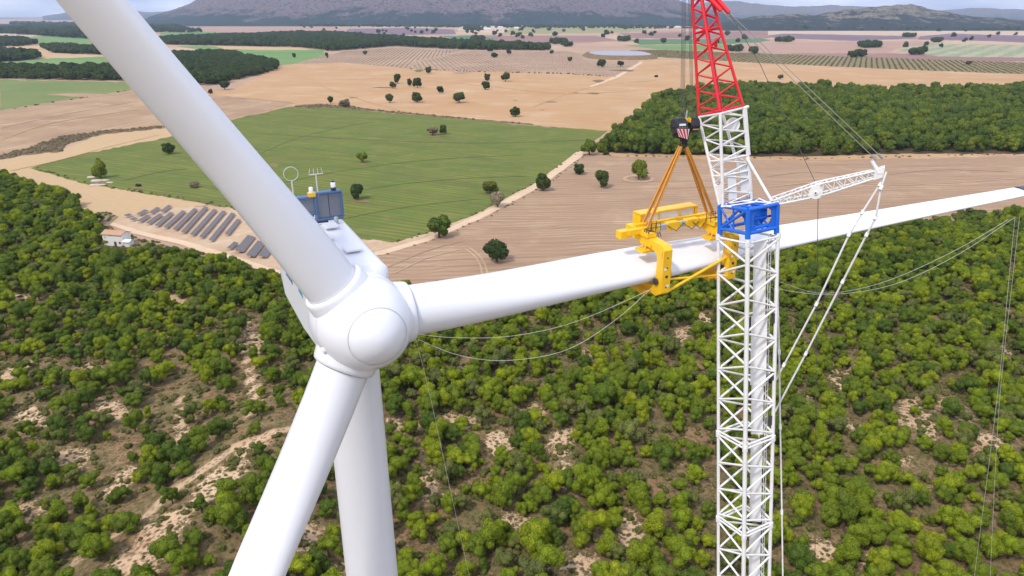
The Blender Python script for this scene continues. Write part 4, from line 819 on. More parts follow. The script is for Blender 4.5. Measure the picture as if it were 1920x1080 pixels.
def blade(k, beta, label=None, L=56.0):
    d = bd[k]; n_ = d.cross(a_).normalized(); ca = (a_ - d * a_.dot(d)).normalized(); n_ = d.cross(ca)
    ch = ca * math.cos(beta) + n_ * math.sin(beta); th = d.cross(ch)
    st = [(1.9, 2.72, 1, 0), (2.8, 2.72, 1, 0), (4.2, 2.8, .94, 0), (6, 3.0, .82, .02), (8, 3.18, .69, .04), (10, 3.3, .58, .06), (14, 3.4, .45, .09), (18, 3.35, .37, .10), (22, 3.1, .32, .11), (28, 2.62, .27, .12), (34, 2.25, .25, .12), (40, 1.97, .23, .12), (46, 1.72, .21, .12), (52, 1.5, .2, .1), (57, 1.3, .2, .1), (61, 1.05, .2, .1), (63.4, .75, .2, .06), (64.3, .4, .22, 0), (64.6, .1, .3, 0)]
    SS = [q[0] for q in st]; n = 40; V = []; rr = [1.9, 2.3] + list(np.linspace(2.8, 61, 66)) + [62, 63, 63.5, 64, 64.4, 64.6]
    for r in rr:
        c_ = float(np.interp(r, SS, [q[1] for q in st])); tk = float(np.interp(r, SS, [q[2] for q in st])); off = float(np.interp(r, SS, [q[3] for q in st]))
        tw_ = rad(float(np.interp(r, [0, 10, 25, 56], [4, 4, 1, 0]))); b_ = float(np.interp(tk, [.35, 1], [0, 1]))
        c1 = ch * math.cos(tw_) + th * math.sin(tw_); t1 = th * math.cos(tw_) - ch * math.sin(tw_)
        for i in range(n):
            q = 2 * math.pi * i / n; x = math.cos(q)                     # leading edge at x=+1
            u = (1 - x) / 2; ya = 5 * (.2969 * math.sqrt(max(u, 0)) - .126 * u - .3516 * u * u + .2843 * u ** 3 - .1015 * u ** 4)
            y = (ya * tk * .92) * (1 if math.sin(q) >= 0 else -.8) if b_ < 1 else 0
            yc = math.sin(q) / 2 * tk
            yy = yc * b_ + y * (1 - b_)
            V.append(hub + d * r + c1 * (x / 2 * c_ - off * c_) + t1 * yy * c_ + a_ * (1.2 * (r / 56) ** 2 * 0))
    m_ = len(rr); mb = MB().add(V, [(i * n + j, i * n + (j + 1) % n, (i + 1) * n + (j + 1) % n, (i + 1) * n + j) for i in range(m_ - 1) for j in range(n)], True)
    mb.add(V[-n:], [tuple(range(n))])
    o = mb.build('blade', M['turbine'], turb, label)
    MB().lathe(hub, d, [(1.2, 1.74), (2.35, 1.62), (2.52, 1.57), (2.55, 1.53), (2.55, 1.40)], 64).build('root_collar', M['turbine'], o)
    MB().lathe(hub, d, [(2.54, 1.40), (2.56, 1.385), (2.62, 1.385), (2.62, 1.36)], 64).build('root_seal', M['seam'], o)
    if k == 1:      # black protective sleeve pulled over the outer blade, with a white strap
        for r0, r1, mm_ in ((54.9, 55.6, 'black'), (55.9, 58.5, 'whiteplain')):
            V = []
            for r in (r0, r1):
                c_ = float(np.interp(r, SS, [q[1] for q in st])) * 1.06; tk = .25
                for i in range(24): q = 2 * math.pi * i / 24; V.append(hub + d * r + ch * (math.cos(q) / 2 * c_ - .09 * c_) + th * math.sin(q) / 2 * tk * c_)
            MB().add(V, [(j, (j + 1) % 24, 24 + (j + 1) % 24, 24 + j) for j in range(24)]).build('tip_sleeve', M[mm_], o)
    return o
blade(0, rad(30), 'raised blade reaching out of the top of the picture')
blade(1, rad(18), 'level blade held by the yellow lifting yoke')
blade(2, rad(-32), 'lower blade hanging down in front of the tower')

# ------------------------------------------------------------------ crane
P1 = S(1402, 450, 41.0); P2 = S(1394, 1080, 47.6); md_ = (P2 - P1).normalized()      # down the mast
e1 = (CAM - P1); e1 = (e1 - md_ * e1.dot(md_)).normalized(); e2 = md_.cross(e1)
if e2.x < 0: e2 = -e2
Lm = (P1.z - 1.0) / -md_.z; base = P1 + md_ * Lm
crane = empty('crane', (base.x, base.y, 0), label='tall lattice boom crane in white, blue and red holding the level blade', cat='crane')
HD = 1.68
def corners(c, hd, ax=None, u=None, v=None): u = u or e1; v = v or e2; return [c - v * hd, c + u * hd, c + v * hd, c - u * hd]   # left, near, right, far
def cpart(mb, name, m, par=None): 
    o = mb.build(name, m, None); o.data.transform(Matrix.Translation(-crane.location)); o.parent = par or crane; return o
hb = 2.08; seclen = hb * 4.0
nsec = int(Lm / seclen)
s0 = -.30
# joints of the boom sections
joints = [s0, s0 + 13.3, s0 + 13.3 + 6.5]
while joints[-1] + 9.6 < Lm: joints.append(joints[-1] + 9.6)
joints.append(Lm)
for si in range(len(joints) - 1):
    A, B = joints[si], joints[si + 1]; ca_, cb_ = corners(P1 + md_ * A, HD), corners(P1 + md_ * B, HD); sec = None
    for k in range(4):
        mb = MB().tube(ca_[k], cb_[k], [.105, .135, .115, .105][k], n=12)
        if sec is None:
            sec = mb.build('boom_section', M['white'], None); sec.data.transform(Matrix.Translation(-crane.location)); sec.parent = crane
            # first chord becomes the section itself, the others its children
            continue
        cpart(mb, 'chord', M['white'], sec)
    nb = max(2, round((B - A - .5) / hb)); bl = (B - A - .5) / nb; br = MB()
    for k in range(4):
        a0, b0 = k, (k + 1) % 4
        for i in range(nb):
            o0 = .25 + i * bl
            def pt(c, t): return ca_[c] + (cb_[c] - ca_[c]) * ((o0 + t * bl) / (B - A))
            x, y = (b0, a0) if k % 2 else (a0, b0)
            br.tube(pt(x, .02), pt(y, .5), .074, n=6); br.tube(pt(y, .54), pt(x, .98), .074, n=6)
        for q in (.12, B - A - .12): f = q / (B - A); br.tube(ca_[a0] + (cb_[a0] - ca_[a0]) * f, ca_[b0] + (cb_[b0] - ca_[b0]) * f, .07, n=6)
    cpart(br, 'lacing', M['white'], sec); fl = MB()
    for k in range(4): fl.tube(ca_[k] + md_ * -.12, ca_[k] + md_ * .28, .17, n=10); fl.tube(ca_[k] + e1 * .2 + md_ * .05, ca_[k] - e1 * .2 + md_ * .05, .06, n=8)
    cpart(fl, 'pin_joint', M['white'], sec)
    # walkway plates running down inside the boom
    pl = MB(); c0 = P1 + e2 * .70 + e1 * .30
    pl.box(c0 + md_ * ((A + B) / 2), e2 * .36 - e1 * .02, e1 * .03 + e2 * .002, md_ * ((B - A) / 2 - .25)); cpart(pl, 'walkway', M['plate'], sec)
    ld = MB()
    for s_ in (-.17, .17): ld.tube(P1 + e2 * (1.25 + s_ * .4) - e1 * (.15 + s_) + md_ * A, P1 + e2 * (1.25 + s_ * .4) - e1 * (.15 + s_) + md_ * B, .03, n=5)
    for i in range(int((B - A) / .6)): z_ = A + i * .6; ld.tube(P1 + e2 * 1.18 - e1 * -.02 + md_ * z_, P1 + e2 * 1.32 - e1 * .32 + md_ * z_, .025, n=5)
    cpart(ld, 'ladder', M['white'], sec)
    if si == 0: 
        q = MB(); q.box(P1 + e2 * .72 + e1 * .36 + md_ * 7.0, e2 * .46, e1 * .03, md_ * 2.3); q.tube(P1 + e2 * .86 + e1 * .3 + md_ * 1.0, P1 + e2 * .84 + e1 * .3 + md_ * 13, .045, n=6); cpart(q, 'wide_walkway', M['plate'], sec)
        for z_, s_ in ((5.2, 0.05), (5.6, .05), (10.4, .1), (8.7, 1.35), (11.8, 1.3), (4.9, 1.32)): cpart(MB().box(P1 + e2 * (.2 + s_) + e1 * .05 + md_ * z_, e2 * .11, e1 * .06, md_ * .32), 'cable_box', M['dark'], sec)
# blue boom head
HB = 1.62; tb = corners(P1 - md_ * 2.12, HB); bb = corners(P1 - md_ * .74, HB * .99); bm = MB()
for k in range(4):
    j = (k + 1) % 4; bm.tube(tb[k], bb[k], .14, n=10); bm.tube(tb[k], tb[j], .12, n=10); bm.tube(bb[k], bb[j], .11, n=10); bm.tube(bb[k], bb[k] + md_ * .4, .16, n=10)
bm.tube(bb[0], tb[1], .095); bm.tube(tb[0], (bb[0] + bb[1]) / 2, .07); bm.tube(bb[0], tb[3], .09); bm.tube((tb[0] + tb[3]) / 2, bb[3], .08); bm.tube((tb[0] + tb[1]) / 2, (bb[0] + bb[1]) / 2, .06)
head = cpart(bm, 'boom_head', M['blue'])
def onface(k, j, u, v): return tb[k] * (1 - u) * (1 - v) + tb[j] * u * (1 - v) + bb[k] * (1 - u) * v + bb[j] * u * v
pm = MB()
for k, j in ((1, 2), (3, 2)):
    nn = (tb[j] - tb[k]).cross(md_).normalized() * .05
    # flared web plates standing at the two posts and a plate between them, set back
    pm.prism([onface(k, j, .0, .02), onface(k, j, .34, .02), onface(k, j, .22, .22), onface(k, j, .2, .6), onface(k, j, .33, .98), onface(k, j, .0, .98)], nn)
    pm.prism([onface(k, j, 1.0, .02), onface(k, j, .66, .02), onface(k, j, .8, .22), onface(k, j, .82, .6), onface(k, j, .68, .98), onface(k, j, 1.0, .98)], nn)
inn = (e1 + e2).normalized() * -.5
pm.prism([onface(1, 2, .12, .12) + inn, onface(1, 2, .88, .12) + inn, onface(1, 2, .88, .62) + inn, onface(1, 2, .7, .8) + inn, onface(1, 2, .4, .66) + inn, onface(1, 2, .12, .7) + inn], inn.normalized() * .08)
pm.tube(onface(1, 2, .1, .86) + inn * .4, onface(1, 2, .9, .86) + inn * .4, .12); pm.tube(onface(1, 2, .1, .5) + inn * .6, onface(1, 2, .9, .5) + inn * .6, .08)
for u in (.22, .45, .68): pm.tube(onface(1, 2, u, .6) + inn * .6, onface(1, 2, u + .1, .95) + inn * .2, .06)
cpart(pm, 'web_plates', M['blue'], head)
pm = MB()
for s_ in (.15, .5): pm.tube(tb[0] + (tb[3] - tb[0]) * s_ + Z * .1, tb[1] + (tb[2] - tb[1]) * s_ + Z * .1, .055)
for u in (.25, .75): pm.box(onface(1, 2, u, 0.02) + inn * 1.2, (tb[2] - tb[1]) * .2, inn * .5, Z * .04)
cpart(pm, 'deck_plates', M['blue'], head)
# white jib foot section: feet on the left and far corners of the boom head
fl_, ff_ = tb[0] - md_ * .02, tb[3] - md_ * .02; B0 = (fl_ + ff_) / 2; T0 = S(1352, 211, 40.2); J = (T0 - B0).normalized()
ju = (e1 - J * e1.dot(J)).normalized(); jv = J.cross(ju); jv = -jv if jv.x < 0 else jv
tc_ = corners(T0, 1.27, u=ju, v=jv); feet = [fl_, fl_ + (tb[1] - tb[0]) * .12, ff_ + (tb[2] - tb[3]) * .12, ff_]
def lattice(name, A4, B4, n, rc, rl, m, horiz=(), par=None):
    sec = None
    for k in range(4):
        mb = MB().tube(A4[k], B4[k], rc, n=10); o = cpart(mb, name if sec is None else 'chord', m, sec); sec = sec or o
    br = MB()
    for k in range(4):
        j = (k + 1) % 4
        for i in range(n):
            f = lambda c, t: A4[c] + (B4[c] - A4[c]) * t
            t0, t1, tm = i / n, (i + 1) / n, (i + .5) / n
            if (k % 2): br.tube(f(k, t0), f(j, tm), rl, n=6); br.tube(f(j, tm), f(k, t1), rl, n=6)
            else: br.tube(f(j, t0), f(k, tm), rl, n=6); br.tube(f(k, tm), f(j, t1), rl, n=6)
            if i in horiz: br.tube(f(k, t0), f(j, t0), rl * 1.2, n=6)
        br.tube(B4[k], B4[j], rl * 1.4, n=8)
    cpart(br, 'lacing', m, sec); return sec
jb = lattice('jib_base_section', feet, tc_, 6, .095, .05, M['white'], (2, 3))
f = lambda c, t: feet[c] + (tc_[c] - feet[c]) * t
pm = MB(); q0, q1, q2, q3 = f(1, .05), f(2, .05), f(2, .36), f(1, .36)
pm.prism([q0.lerp(q1, .22), q0.lerp(q1, .5), q3.lerp(q2, .5), q3.lerp(q2, .22)], (q1 - q0).cross(q3 - q0).normalized() * -.05); pm.prism([q0.lerp(q1, .68) + J * .3, q0.lerp(q1, 1.05) + J * .3, q3.lerp(q2, 1.05) + J * .45, q3.lerp(q2, .68) + J * .45], (q1 - q0).cross(q3 - q0).normalized() * -.05)
pm.prism([f(0, .04), f(1, .04), f(1, .26), f(0, .2)], ju * .06)
cpart(pm, 'cover_plate', M['plate'], jb)
dc = S(1374, 234, proj(f(2, .85))[2] + .3); mb = MB().lathe(dc, ju, [(-.35, 0), (-.35, .4), (-.28, .4), (-.28, .3), (.28, .3), (.28, .4), (.35, .4), (.35, 0)], 24, False); cpart(mb, 'rope_drum', M['plate'], jb)
mb = MB(); ee = tc_[2] + (tc_[2] - tc_[1]).normalized() * .35; mb.tube(tc_[2], ee, .09); mb.tube(f(2, .5) + jv * .1, tc_[2] + jv * .12, .07); mb.tube(f(2, .12), f(2, .48), .12); cpart(mb, 'pendant_bracket', M['white'], jb)
# back brace and red tapered head section
strb = S(1447, 377, proj(tb[2])[2] + .2)
cpart(MB().tube(S(1400, 296, proj(f(2, .5))[2] - .1), strb, .085, n=10), 'back_brace', M['white'])
def jp(y):   # point of the jib axis that is seen at height y
    t = 0.0
    while proj(T0 + J * t)[1] > y and t < 60: t += .05
    return T0 + J * t
H0 = jp(-4); hx = proj(H0)[0]; H0 = H0 + Rv * ((1315 - hx) * proj(H0)[2] / FPX); J2 = (H0 - T0).normalized()
print('jib head px', hx)
t1 = corners(T0 + J2 * .12, 1.25, u=ju, v=jv); t2 = corners(H0, .50, u=ju, v=jv)
rd = lattice('jib_head_section', t1, t2, 7, .088, .048, M['red'], (0, 5)); H1 = H0 + J2 * 2.6; t3 = corners(H1, .36, u=ju, v=jv); mb = MB()
for k in range(4): mb.tube(t2[k], t3[k], .085); j = (k + 1) % 4; mb.prism([t2[k].lerp(t3[k], .1), t2[j].lerp(t3[j], .1), t3[j], t3[k]], (t2[j] - t2[k]).cross(J2).normalized() * .03)
for s_ in (-.22, 0, .22): mb.lathe(H1 - jv * .15 + ju * s_ + J2 * .1, ju, [(-.07, 0), (-.07, .5), (.07, .5), (.07, 0)], 24, False)
cpart(mb, 'jib_tip', M['red'], rd)
mb = MB().tube(S(1342, 74, 39.6), S(1342, 92, 39.8), .1); mb.tube(T0 + J2 * .3 + ju * .2, H0, .05, n=6); cpart(mb, 'rope_guide', M['red'], rd)
# strut (mast tip at the right) with its drum and pendants
TipD = 37.0; tip = S(1655, 322, TipD); sb = [S(1446, 386, 40.1), S(1440, 372, 41.6)]
mid_t, mid_b = S(1534, 343, 38.9), S(1536, 366, 38.9)
side_s = (sb[1] - sb[0]) ; mb = MB(); st_t = []; st_b = []
nS = 10
upS = (Z - (tip - sb[0]).normalized() * Z.dot((tip - sb[0]).normalized())).normalized(); sdS = (tip - sb[0]).cross(upS).normalized(); sdS = sdS if sdS.y > 0 else -sdS
def sp_(t, s_, u_): 
    c = (sb[0] * .5 + sb[1] * .5).lerp(tip, t); hh = float(np.interp(t, [0, .46, 1], [.11, .34, .17])); wd = .62 * (1 - t) + .22 * t
    return c + upS * (hh * u_) + sdS * (wd * s_)
strut = None
for s_, u_ in ((-1, 1), (-1, -1), (1, 1), (1, -1)):
    mb = MB().path([sp_(t, s_, u_) for t in np.linspace(0, .97, 16)], .058 if s_ < 0 else .05, 8)
    o = cpart(mb, 'strut' if strut is None else 'chord', M['white'], strut); strut = strut or o
mb = MB()
for i in range(nS):
    t0, t1_, tm = i / nS * .95, (i + 1) / nS * .95, (i + .5) / nS * .95
    for s_ in (-1, 1): mb.tube(sp_(t0, s_, -1), sp_(tm, s_, 1), .03, n=5); mb.tube(sp_(tm, s_, 1), sp_(t1_, s_, -1), .03, n=5)
    for u_ in (-1, 1): mb.tube(sp_(t0, -1, u_), sp_(tm, 1, u_), .03, n=5); mb.tube(sp_(tm, 1, u_), sp_(t1_, -1, u_), .03, n=5)
cpart(mb, 'lacing', M['white'], strut)
mb = MB().lathe(sp_(.44, 0, 0), sdS, [(-.95, .05), (-.95, .09), (-.86, .09), (-.86, .36), (-.8, .36), (-.8, .2), (.6, .2), (.6, .36), (.66, .36), (.66, 0)], 24, False); cpart(mb, 'rope_drum', M['white'], strut)
mb = MB(); 
for s_ in (-1, 1):
    a0 = sp_(.97, s_, 0); mb.tube(a0, a0 + (S(1648, 299, 37) - S(1660, 320, 37)) * 1.1, .09); mb.box(a0, sdS * .05, Z * .28, (tip - sb[0]).normalized() * .25)
mb.tube(sp_(.97, -1.3, 0) + (tip - sb[0]).normalized() * .15, sp_(.97, 1.3, 0) + (tip - sb[0]).normalized() * .15, .09)
cpart(mb, 'strut_head', M['white'], strut)
# links tying the strut foot to the boom head
mb = MB(); 
for a0, b0 in (((1352, 388), (1415, 379)), ((1360, 383), (1410, 374)), ((1415, 391), (1446, 380)), ((1393, 377), (1446, 380)), ((1395, 392), (1420, 375)), ((1405, 392), (1460, 378)), ((1422, 372), (1450, 384)), ((1352, 386), (1400, 391))): mb.tube(S(*a0, 40.0 + .8 * (a0[1] < 384)), S(*b0, 40.0 + .8 * (b0[1] < 378)), .05, n=6)
cpart(mb, 'foot_links', M['white'], strut)
# pendants: strut head to red head, strut head down to the boom
pe = MB(); pu = MB()
for (x0, y0), (x1, y1), (xr, yr) in (((1643, 300), (1352, 20), (1330, -4)), ((1655, 297), (1367, 24), (1341, -6))):
    d0 = 37.0; d1 = proj(H0)[2] - .5; pe.tube(S(x0, y0, d0), S(x1, y1, d1), .019, n=6); pu.tube(S(x1, y1, d1), S(xr, yr, d1 + .1), .13, n=12); pe.tube(S(x1, y1, d1), S(x1 + 7, y1 + 7, d1), .06)
    pe.tube(S(x0, y0, d0), S(x0 - 8, y0 - 8, d0), .07)
cpart(pe, 'pendant_ropes', M['greyrope']); cpart(pu, 'pendant_buffers', M['red'])
mb = MB(); 
lA = [(1658, 326, 37), (1650, 346, 37.2), (1617, 398, 38), (1592, 440, 38.6), (1531, 570, 41), (1470, 684, 43.4), (1450, 722, 44.4)]; lB = [(1662, 322, 36.8), (1652, 352, 37), (1642, 408, 38), (1625, 440, 38.6), (1580, 528, 40.4), (1511, 663, 43.2), (1451, 776, 45.6)]
for l_ in (lA, lB):
    mb.path([S(*q) for q in l_], .058, 8)
    for q in l_[1:-1]: mb.tube(S(q[0] + 2, q[1] - 4, q[2]), S(q[0] - 2, q[1] + 4, q[2]), .1, n=8)
mb.tube(S(1602, 422, 38.3), S(1642, 408, 38), .035, n=6)
cpart(mb, 'back_pendants', M['white']); mb = MB(); l_ = [(1453, 470, 41.5), (1458, 545, 42.6), (1461, 660, 43.8), (1463, 800, 45.6), (1466, 960, 47.2), (1468, 1100, 48.6), (1470, 1400, 53)]; mb.path([S(*q) for q in l_], .055, 8)
for q in l_[1:]: mb.tube(S(q[0], q[1] - 5, q[2]), S(q[0], q[1] + 5, q[2]), .09, n=8)
cpart(mb, 'side_pendant', M['white'])
# runner rope over the drum of the strut
mb = MB().path([S(1366, 22, 38), S(1425, 120, 37.9), S(1485, 250, 38.2), S(1528, 340, 38.6)], .018, 5); mb.path([S(1534, 368, 38.7), S(1533, 450, 40.4), S(1530, 700, 44), S(1528, 1100, 52)], .02, 5); cpart(mb, 'runner_rope', M['rope'])

# ------------------------------------------------------------------ lifting yoke on the level blade
sB = bd[1].copy(); wB = Vector((sB.y, -sB.x, 0)).normalized(); wB = wB if wB.y < 0 else -wB
uB = sB.cross(wB); uB = uB if uB.z > 0 else -uB
OB = hub + sB * 20.6
def Y(x, y, w_):      # point seen at (x, y) lying w_ metres in front of the blade axis
    r = (S(x, y, 1) - CAM); t = ((OB + wB * w_) - CAM).dot(wB) / r.dot(wB); return CAM + r * t
def YL(P): q = P - OB; return q.dot(sB), q.dot(wB), q.dot(uB)
def BP(s_, w_, u_): return OB + sB * s_ + wB * w_ + uB * u_
yk = empty('lifting_yoke', tuple(BP(0, 0, 1.8)), label='yellow lifting yoke clamped round the level blade', cat='lifting yoke')
def yp(mb, name, m=None, par=None):
    o = mb.build(name, m or M['yellow'], None); o.data.transform(Matrix.Translation(-yk.location)); o.parent = par or yk; return o
sN = YL(Y(1245, 500, 1.75))[0]; uT = YL(Y(1245, 462, 1.75))[2]; uBt = YL(Y(1245, 556, 1.75))[2]; sF = YL(Y(1368, 490, 1.75))[0]; uTF = YL(Y(1368, 436, 1.75))[2]; uBF = YL(Y(1368, 527, 1.75))[2]
print('yoke', sN, uT, uBt, sF, uTF, uBF)
uT = (uT + uTF) / 2; uBt = (uBt + uBF) / 2
hw = .30
for kk, s0 in enumerate((sN, sF)):
    outl = [(2.05, uT - .25), (1.8, uT), (-1.15, uT + .22), (-1.15, uT - .28), (1.2, uT - .52), (1.42, uT - .75), (1.42, uBt + .75), (1.15, uBt + .55), (-.95, uBt + .35 + .25), (-.95, uBt + .1 + .15), (1.5, uBt), (2.05, uBt + .35)]
    c = yp(MB().prism([BP(s0 - hw, w_, u_) for w_, u_ in outl], sB * 2 * hw), 'clamp_frame')
    yp(MB().prism([BP(s0 - hw - .035, w_, u_) for w_, u_ in [(1.92, uT - .3), (1.72, uT - .14), (1.3, uT - .1), (1.3, uT - .3), (1.72, uT - .5), (1.92, uT - .75)]], sB * .03), 'stiffener', par=c)
    mb = MB()
    for u_ in np.linspace(uBt + .7, uT - .7, 4): mb.lathe(BP(s0, 2.05, u_), wB, [(0, 0), (0, .05), (.02, .05), (.02, 0)], 8, False)
    yp(mb, 'bolt', M['dark'], c)
    # padded jaws above and below the blade
    mb = MB().box(BP(s0 - .1, .35, 1.18), sB * .75, wB * .42, uB * .07)
    for q in (-.6, -.2, .2, .6):
        for g_ in (-.25, .3): mb.tube(BP(s0 - .1 + q, .35 + g_, 1.2), BP(s0 - .1 + q * .6, .35 + g_ * .5, 1.5), .035, n=5)
    mb.box(BP(s0 - .1, .35, 1.5), sB * .3, wB * .5, uB * .08); mb.tube(BP(s0, .4, 1.5), BP(s0, .4, uT - .1), .09); yp(mb, 'upper_jaw', par=c)
    mb = MB().box(BP(s0 - .1, .1, -1.28), sB * .7, wB * .85, uB * .07)
    for q in np.linspace(-.6, .6, 6): mb.box(BP(s0 - .1 + q, .1, -1.42), sB * .02, wB * .8, uB * .1)
    yp(mb, 'lower_jaw', par=c)
    yp(MB().lathe(BP(s0 - .32, 1.55, uBt + .95), sB, [(-.12, 0), (-.12, .2), (0, .2), (0, 0)], 16, False), 'winch_drum', M['dark'], c)
# cross tubes between the two frames, below the blade
yp(MB().tube(BP(sN + .2, 1.75, uBt + 1.05), BP(sF - .2, 1.6, uBt + .5), .075, n=8), 'cross_tube'); yp(MB().tube(BP(sN + .2, 1.75, uBt + .2), BP(sF - .2, 1.75, uBt + 1.75), .095, n=8), 'cross_tube')
# top beams
zb = uT + .25
mb = MB().box(BP((sN + sF) / 2 - .3, -.35, zb + .1), sB * ((sF - sN) / 2 + .9), wB * .15, uB * .16); tpb = yp(mb, 'main_beam')
for q, l_ in ((-.5, .45), (1.0, .5)): yp(MB().bevbox(BP((sN + sF) / 2 + q, -.35, zb + .1), sB * l_, uB * .24, wB * .22), 'beam_sleeve', par=tpb)
yp(MB().box(BP((sN + sF) / 2 - 1.2, -.35, zb + .1), sB * .22, wB * .155, uB * .165), 'beam_window', M['grey'], tpb); yp(MB().box(BP((sN + sF) / 2 + .3, -.35, zb + .1), sB * .16, wB * .155, uB * .165), 'beam_window', M['grey'], tpb)
yp(MB().box(BP((sN + sF) / 2 + .1, -1.0, zb + .18), sB * ((sF - sN) / 2 + .4), wB * .13, uB * .13), 'rear_beam')
mb = MB()
for s0 in (sN, sF): mb.box(BP(s0 - .1, -.60, zb + .02), sB * .3, wB * 1.15, uB * .14)
mb.bevbox(BP(sN - 1.35, -.6, zb - .02), sB * .38, wB * .26, uB * .22); mb.box(BP(sN - .75, -.6, zb - .02), sB * .5, wB * .17, uB * .15); yp(mb, 'cross_beam')
st = MB()
for q in range(3):
    w0 = -.12 + .20 * q; P_ = [BP(sN - .39, w0 + .22, zb + .165), BP(sN - .10, w0 - .10, zb + .165), BP(sN + .19, w0 + .22, zb + .165), BP(sN + .19, w0 + .33, zb + .165), BP(sN - .10, w0 + .01, zb + .165), BP(sN - .39, w0 + .33, zb + .165)]
    st.prism(P_[:2] + [P_[4], P_[5]], uB * .012); st.prism([P_[1], P_[2], P_[3], P_[4]], uB * .012)
yp(st, 'warning_stripes', M['black'])
# equipment tray behind the beams: shallow lid, posts, pale panel
t0_, t1_ = YL(Y(1193, 415, -1.75))[0], YL(Y(1300, 398, -1.75))[0]; tm, tl = (t0_ + t1_) / 2, (t1_ - t0_) / 2
mb = MB().box(BP(tm, -1.75, zb + .72), sB * tl, wB * .42, uB * .05)
for q in (-1, 1): mb.box(BP(tm + q * (tl - .1), -1.75, zb + .34), sB * .1, wB * .40, uB * .37)
for q in (-.35, .35): mb.box(BP(tm + q * tl, -1.36, zb + .37), sB * .04, wB * .03, uB * .33)
mb.box(BP(tm, -1.75, zb + .03), sB * tl, wB * .42, uB * .05); tr = yp(mb, 'equipment_tray'); yp(MB().box(BP(tm, -1.72, zb + .36), sB * (tl - .25), wB * .30, uB * .28), 'equipment_housing', M['plate'], tr)
hs = MB()
for k, (a0, b0) in enumerate(((-1.0, .2), (.2, 1.4), (.9, 2.0))):
    m0 = (sN + sF) / 2; hs.path([BP(m0 + a0, -.12, zb + .2), BP(m0 + (a0 + b0) / 2, .02, zb - .18 - .06 * k), BP(m0 + b0, -.12, zb + .16)], .022, 6)
for s0 in (sN, sF): hs.path([BP(s0 + .31, .3, uT + .05), BP(s0 + .34, 1.2, uT - .1), BP(s0 + .34, 1.9, uT - .5), BP(s0 + .34, 2.0, 0), BP(s0 + .34, 1.8, uBt + 1.0)], .022, 6)
yp(hs, 'hydraulic_hoses', M['dark'])
for s0 in (sN, sF):
    for k, u_ in enumerate((.55, .1, -.5)): yp(MB().box(BP(s0 - .12 + .12 * k, 2.056, u_ - .15), sB * .09, uB * .06, wB * .004), 'label_plate', M['whiteplain' if k != 1 else 'black'])
rl = MB()
for s0 in (sN, sF - .5):
    for q in (0, .35, .7):
        for w_ in (.25, -.15): rl.tube(BP(s0 + q, w_, zb + .1), BP(s0 + q, w_, zb + .62), .018, n=5)
    for w_ in (.25, -.15):
        for u_ in (.36, .62): rl.tube(BP(s0, w_, zb + u_), BP(s0 + .7, w_, zb + u_), .016, n=5)
    for k in range(4): rl.path([BP(s0 + .1 + k * .16, .3, zb + .1), BP(s0 + .2 + k * .16, .42, zb - .25), BP(s0 + .35 + k * .1, .3, zb + .05)], .018, 5)
yp(rl, 'guard_rails_and_hoses', M['dark'])

# hook block and ropes
hk = Y(1284, 240, -.45); hd_ = proj(hk)[2]
hook = empty('hook_block', tuple(hk), label='black hook block with red and white hazard stripes above the yoke', cat='hook block')
def hp(mb, name, m=None, par=None): o = mb.build(name, m or M['black'], None); o.data.transform(Matrix.Translation(-hook.location)); o.parent = par or hook; return o
hx_ = Vector((.97, .24, 0)).normalized(); hy_ = Vector((hx_.y, -hx_.x, 0)); hy_ = hy_ if hy_.y < 0 else -hy_
def half_drum(c, r, wd, hsq): return MB().lathe(c, hx_, [(-wd, 0), (-wd, r * .86), (-wd + .06, r), (wd - .06, r), (wd, r * .86), (wd, 0)], 24, False)
c1 = hk - hx_ * .38 + Z * .12; c2 = hk + hx_ * .48 + Z * .16
o = hp(half_drum(c1, .50, .36, 1), 'sheave_housing'); hp(half_drum(c2, .46, .30, 1), 'sheave_housing'); pk = MB().prism([hk - hx_ * .80 + Z * .1 + hy_ * .5, hk + hx_ * .2 + Z * .1 + hy_ * .5, hk + hx_ * .12 - Z * .62 + hy_ * .34, hk - hx_ * .5 - Z * .56 + hy_ * .34], -hy_ * .75); plate = hp(pk, 'cheek_plate')
pn = (Z * .1 + hy_ * .5 - (-Z * .62 + hy_ * .34)); pn = hx_.cross(pn).normalized(); pn = pn if pn.dot(hy_) > 0 else -pn
wp = MB().prism([plate_p + pn * .012 for plate_p in (hk - hx_ * .79 + Z * .06 + hy_ * .492, hk + hx_ * .04 + Z * .02 + hy_ * .484, hk + hx_ * .06 - Z * .60 + hy_ * .347, hk - hx_ * .53 - Z * .42 + hy_ * .387)], pn * .01); hp(wp, 'hazard_panel', M['whiteplain'], plate)
rs_ = MB(); A0, A1_, B1_, B0_ = [v + pn * .026 for v in (hk - hx_ * .79 + Z * .06 + hy_ * .492, hk + hx_ * .04 + Z * .02 + hy_ * .484, hk + hx_ * .06 - Z * .60 + hy_ * .347, hk - hx_ * .53 - Z * .42 + hy_ * .387)]
for q in (0, .28, .56, .84): rs_.prism([A0.lerp(A1_, max(q - .1, 0)), A0.lerp(A1_, min(q + .05, 1)), B0_.lerp(B1_, min(q + .30, 1)), B0_.lerp(B1_, min(q + .14, .99))], pn * .006)
hp(rs_, 'red_stripes', M['red'], plate)
hp(MB().box(hk - hx_ * .42 + Z * .27 + hy_ * .5, hx_ * .2, Z * .06, hy_ * .012), 'name_plate', M['whiteplain'], plate)
ys_ = MB()
for q in (.0, .22): ys_.box(hk + hx_ * (-.08 + q) + Z * .48 + hy_ * .2, hx_ * .035, Z * .12, hy_ * .14)
for q in range(5): ys_.box(hk + hx_ * (.32 + q * .08) - Z * .02 + hy_ * .46, hx_ * .025, Z * .02, hy_ * .01)
hp(ys_, 'yellow_marks', M['yellow'])
bl = MB()
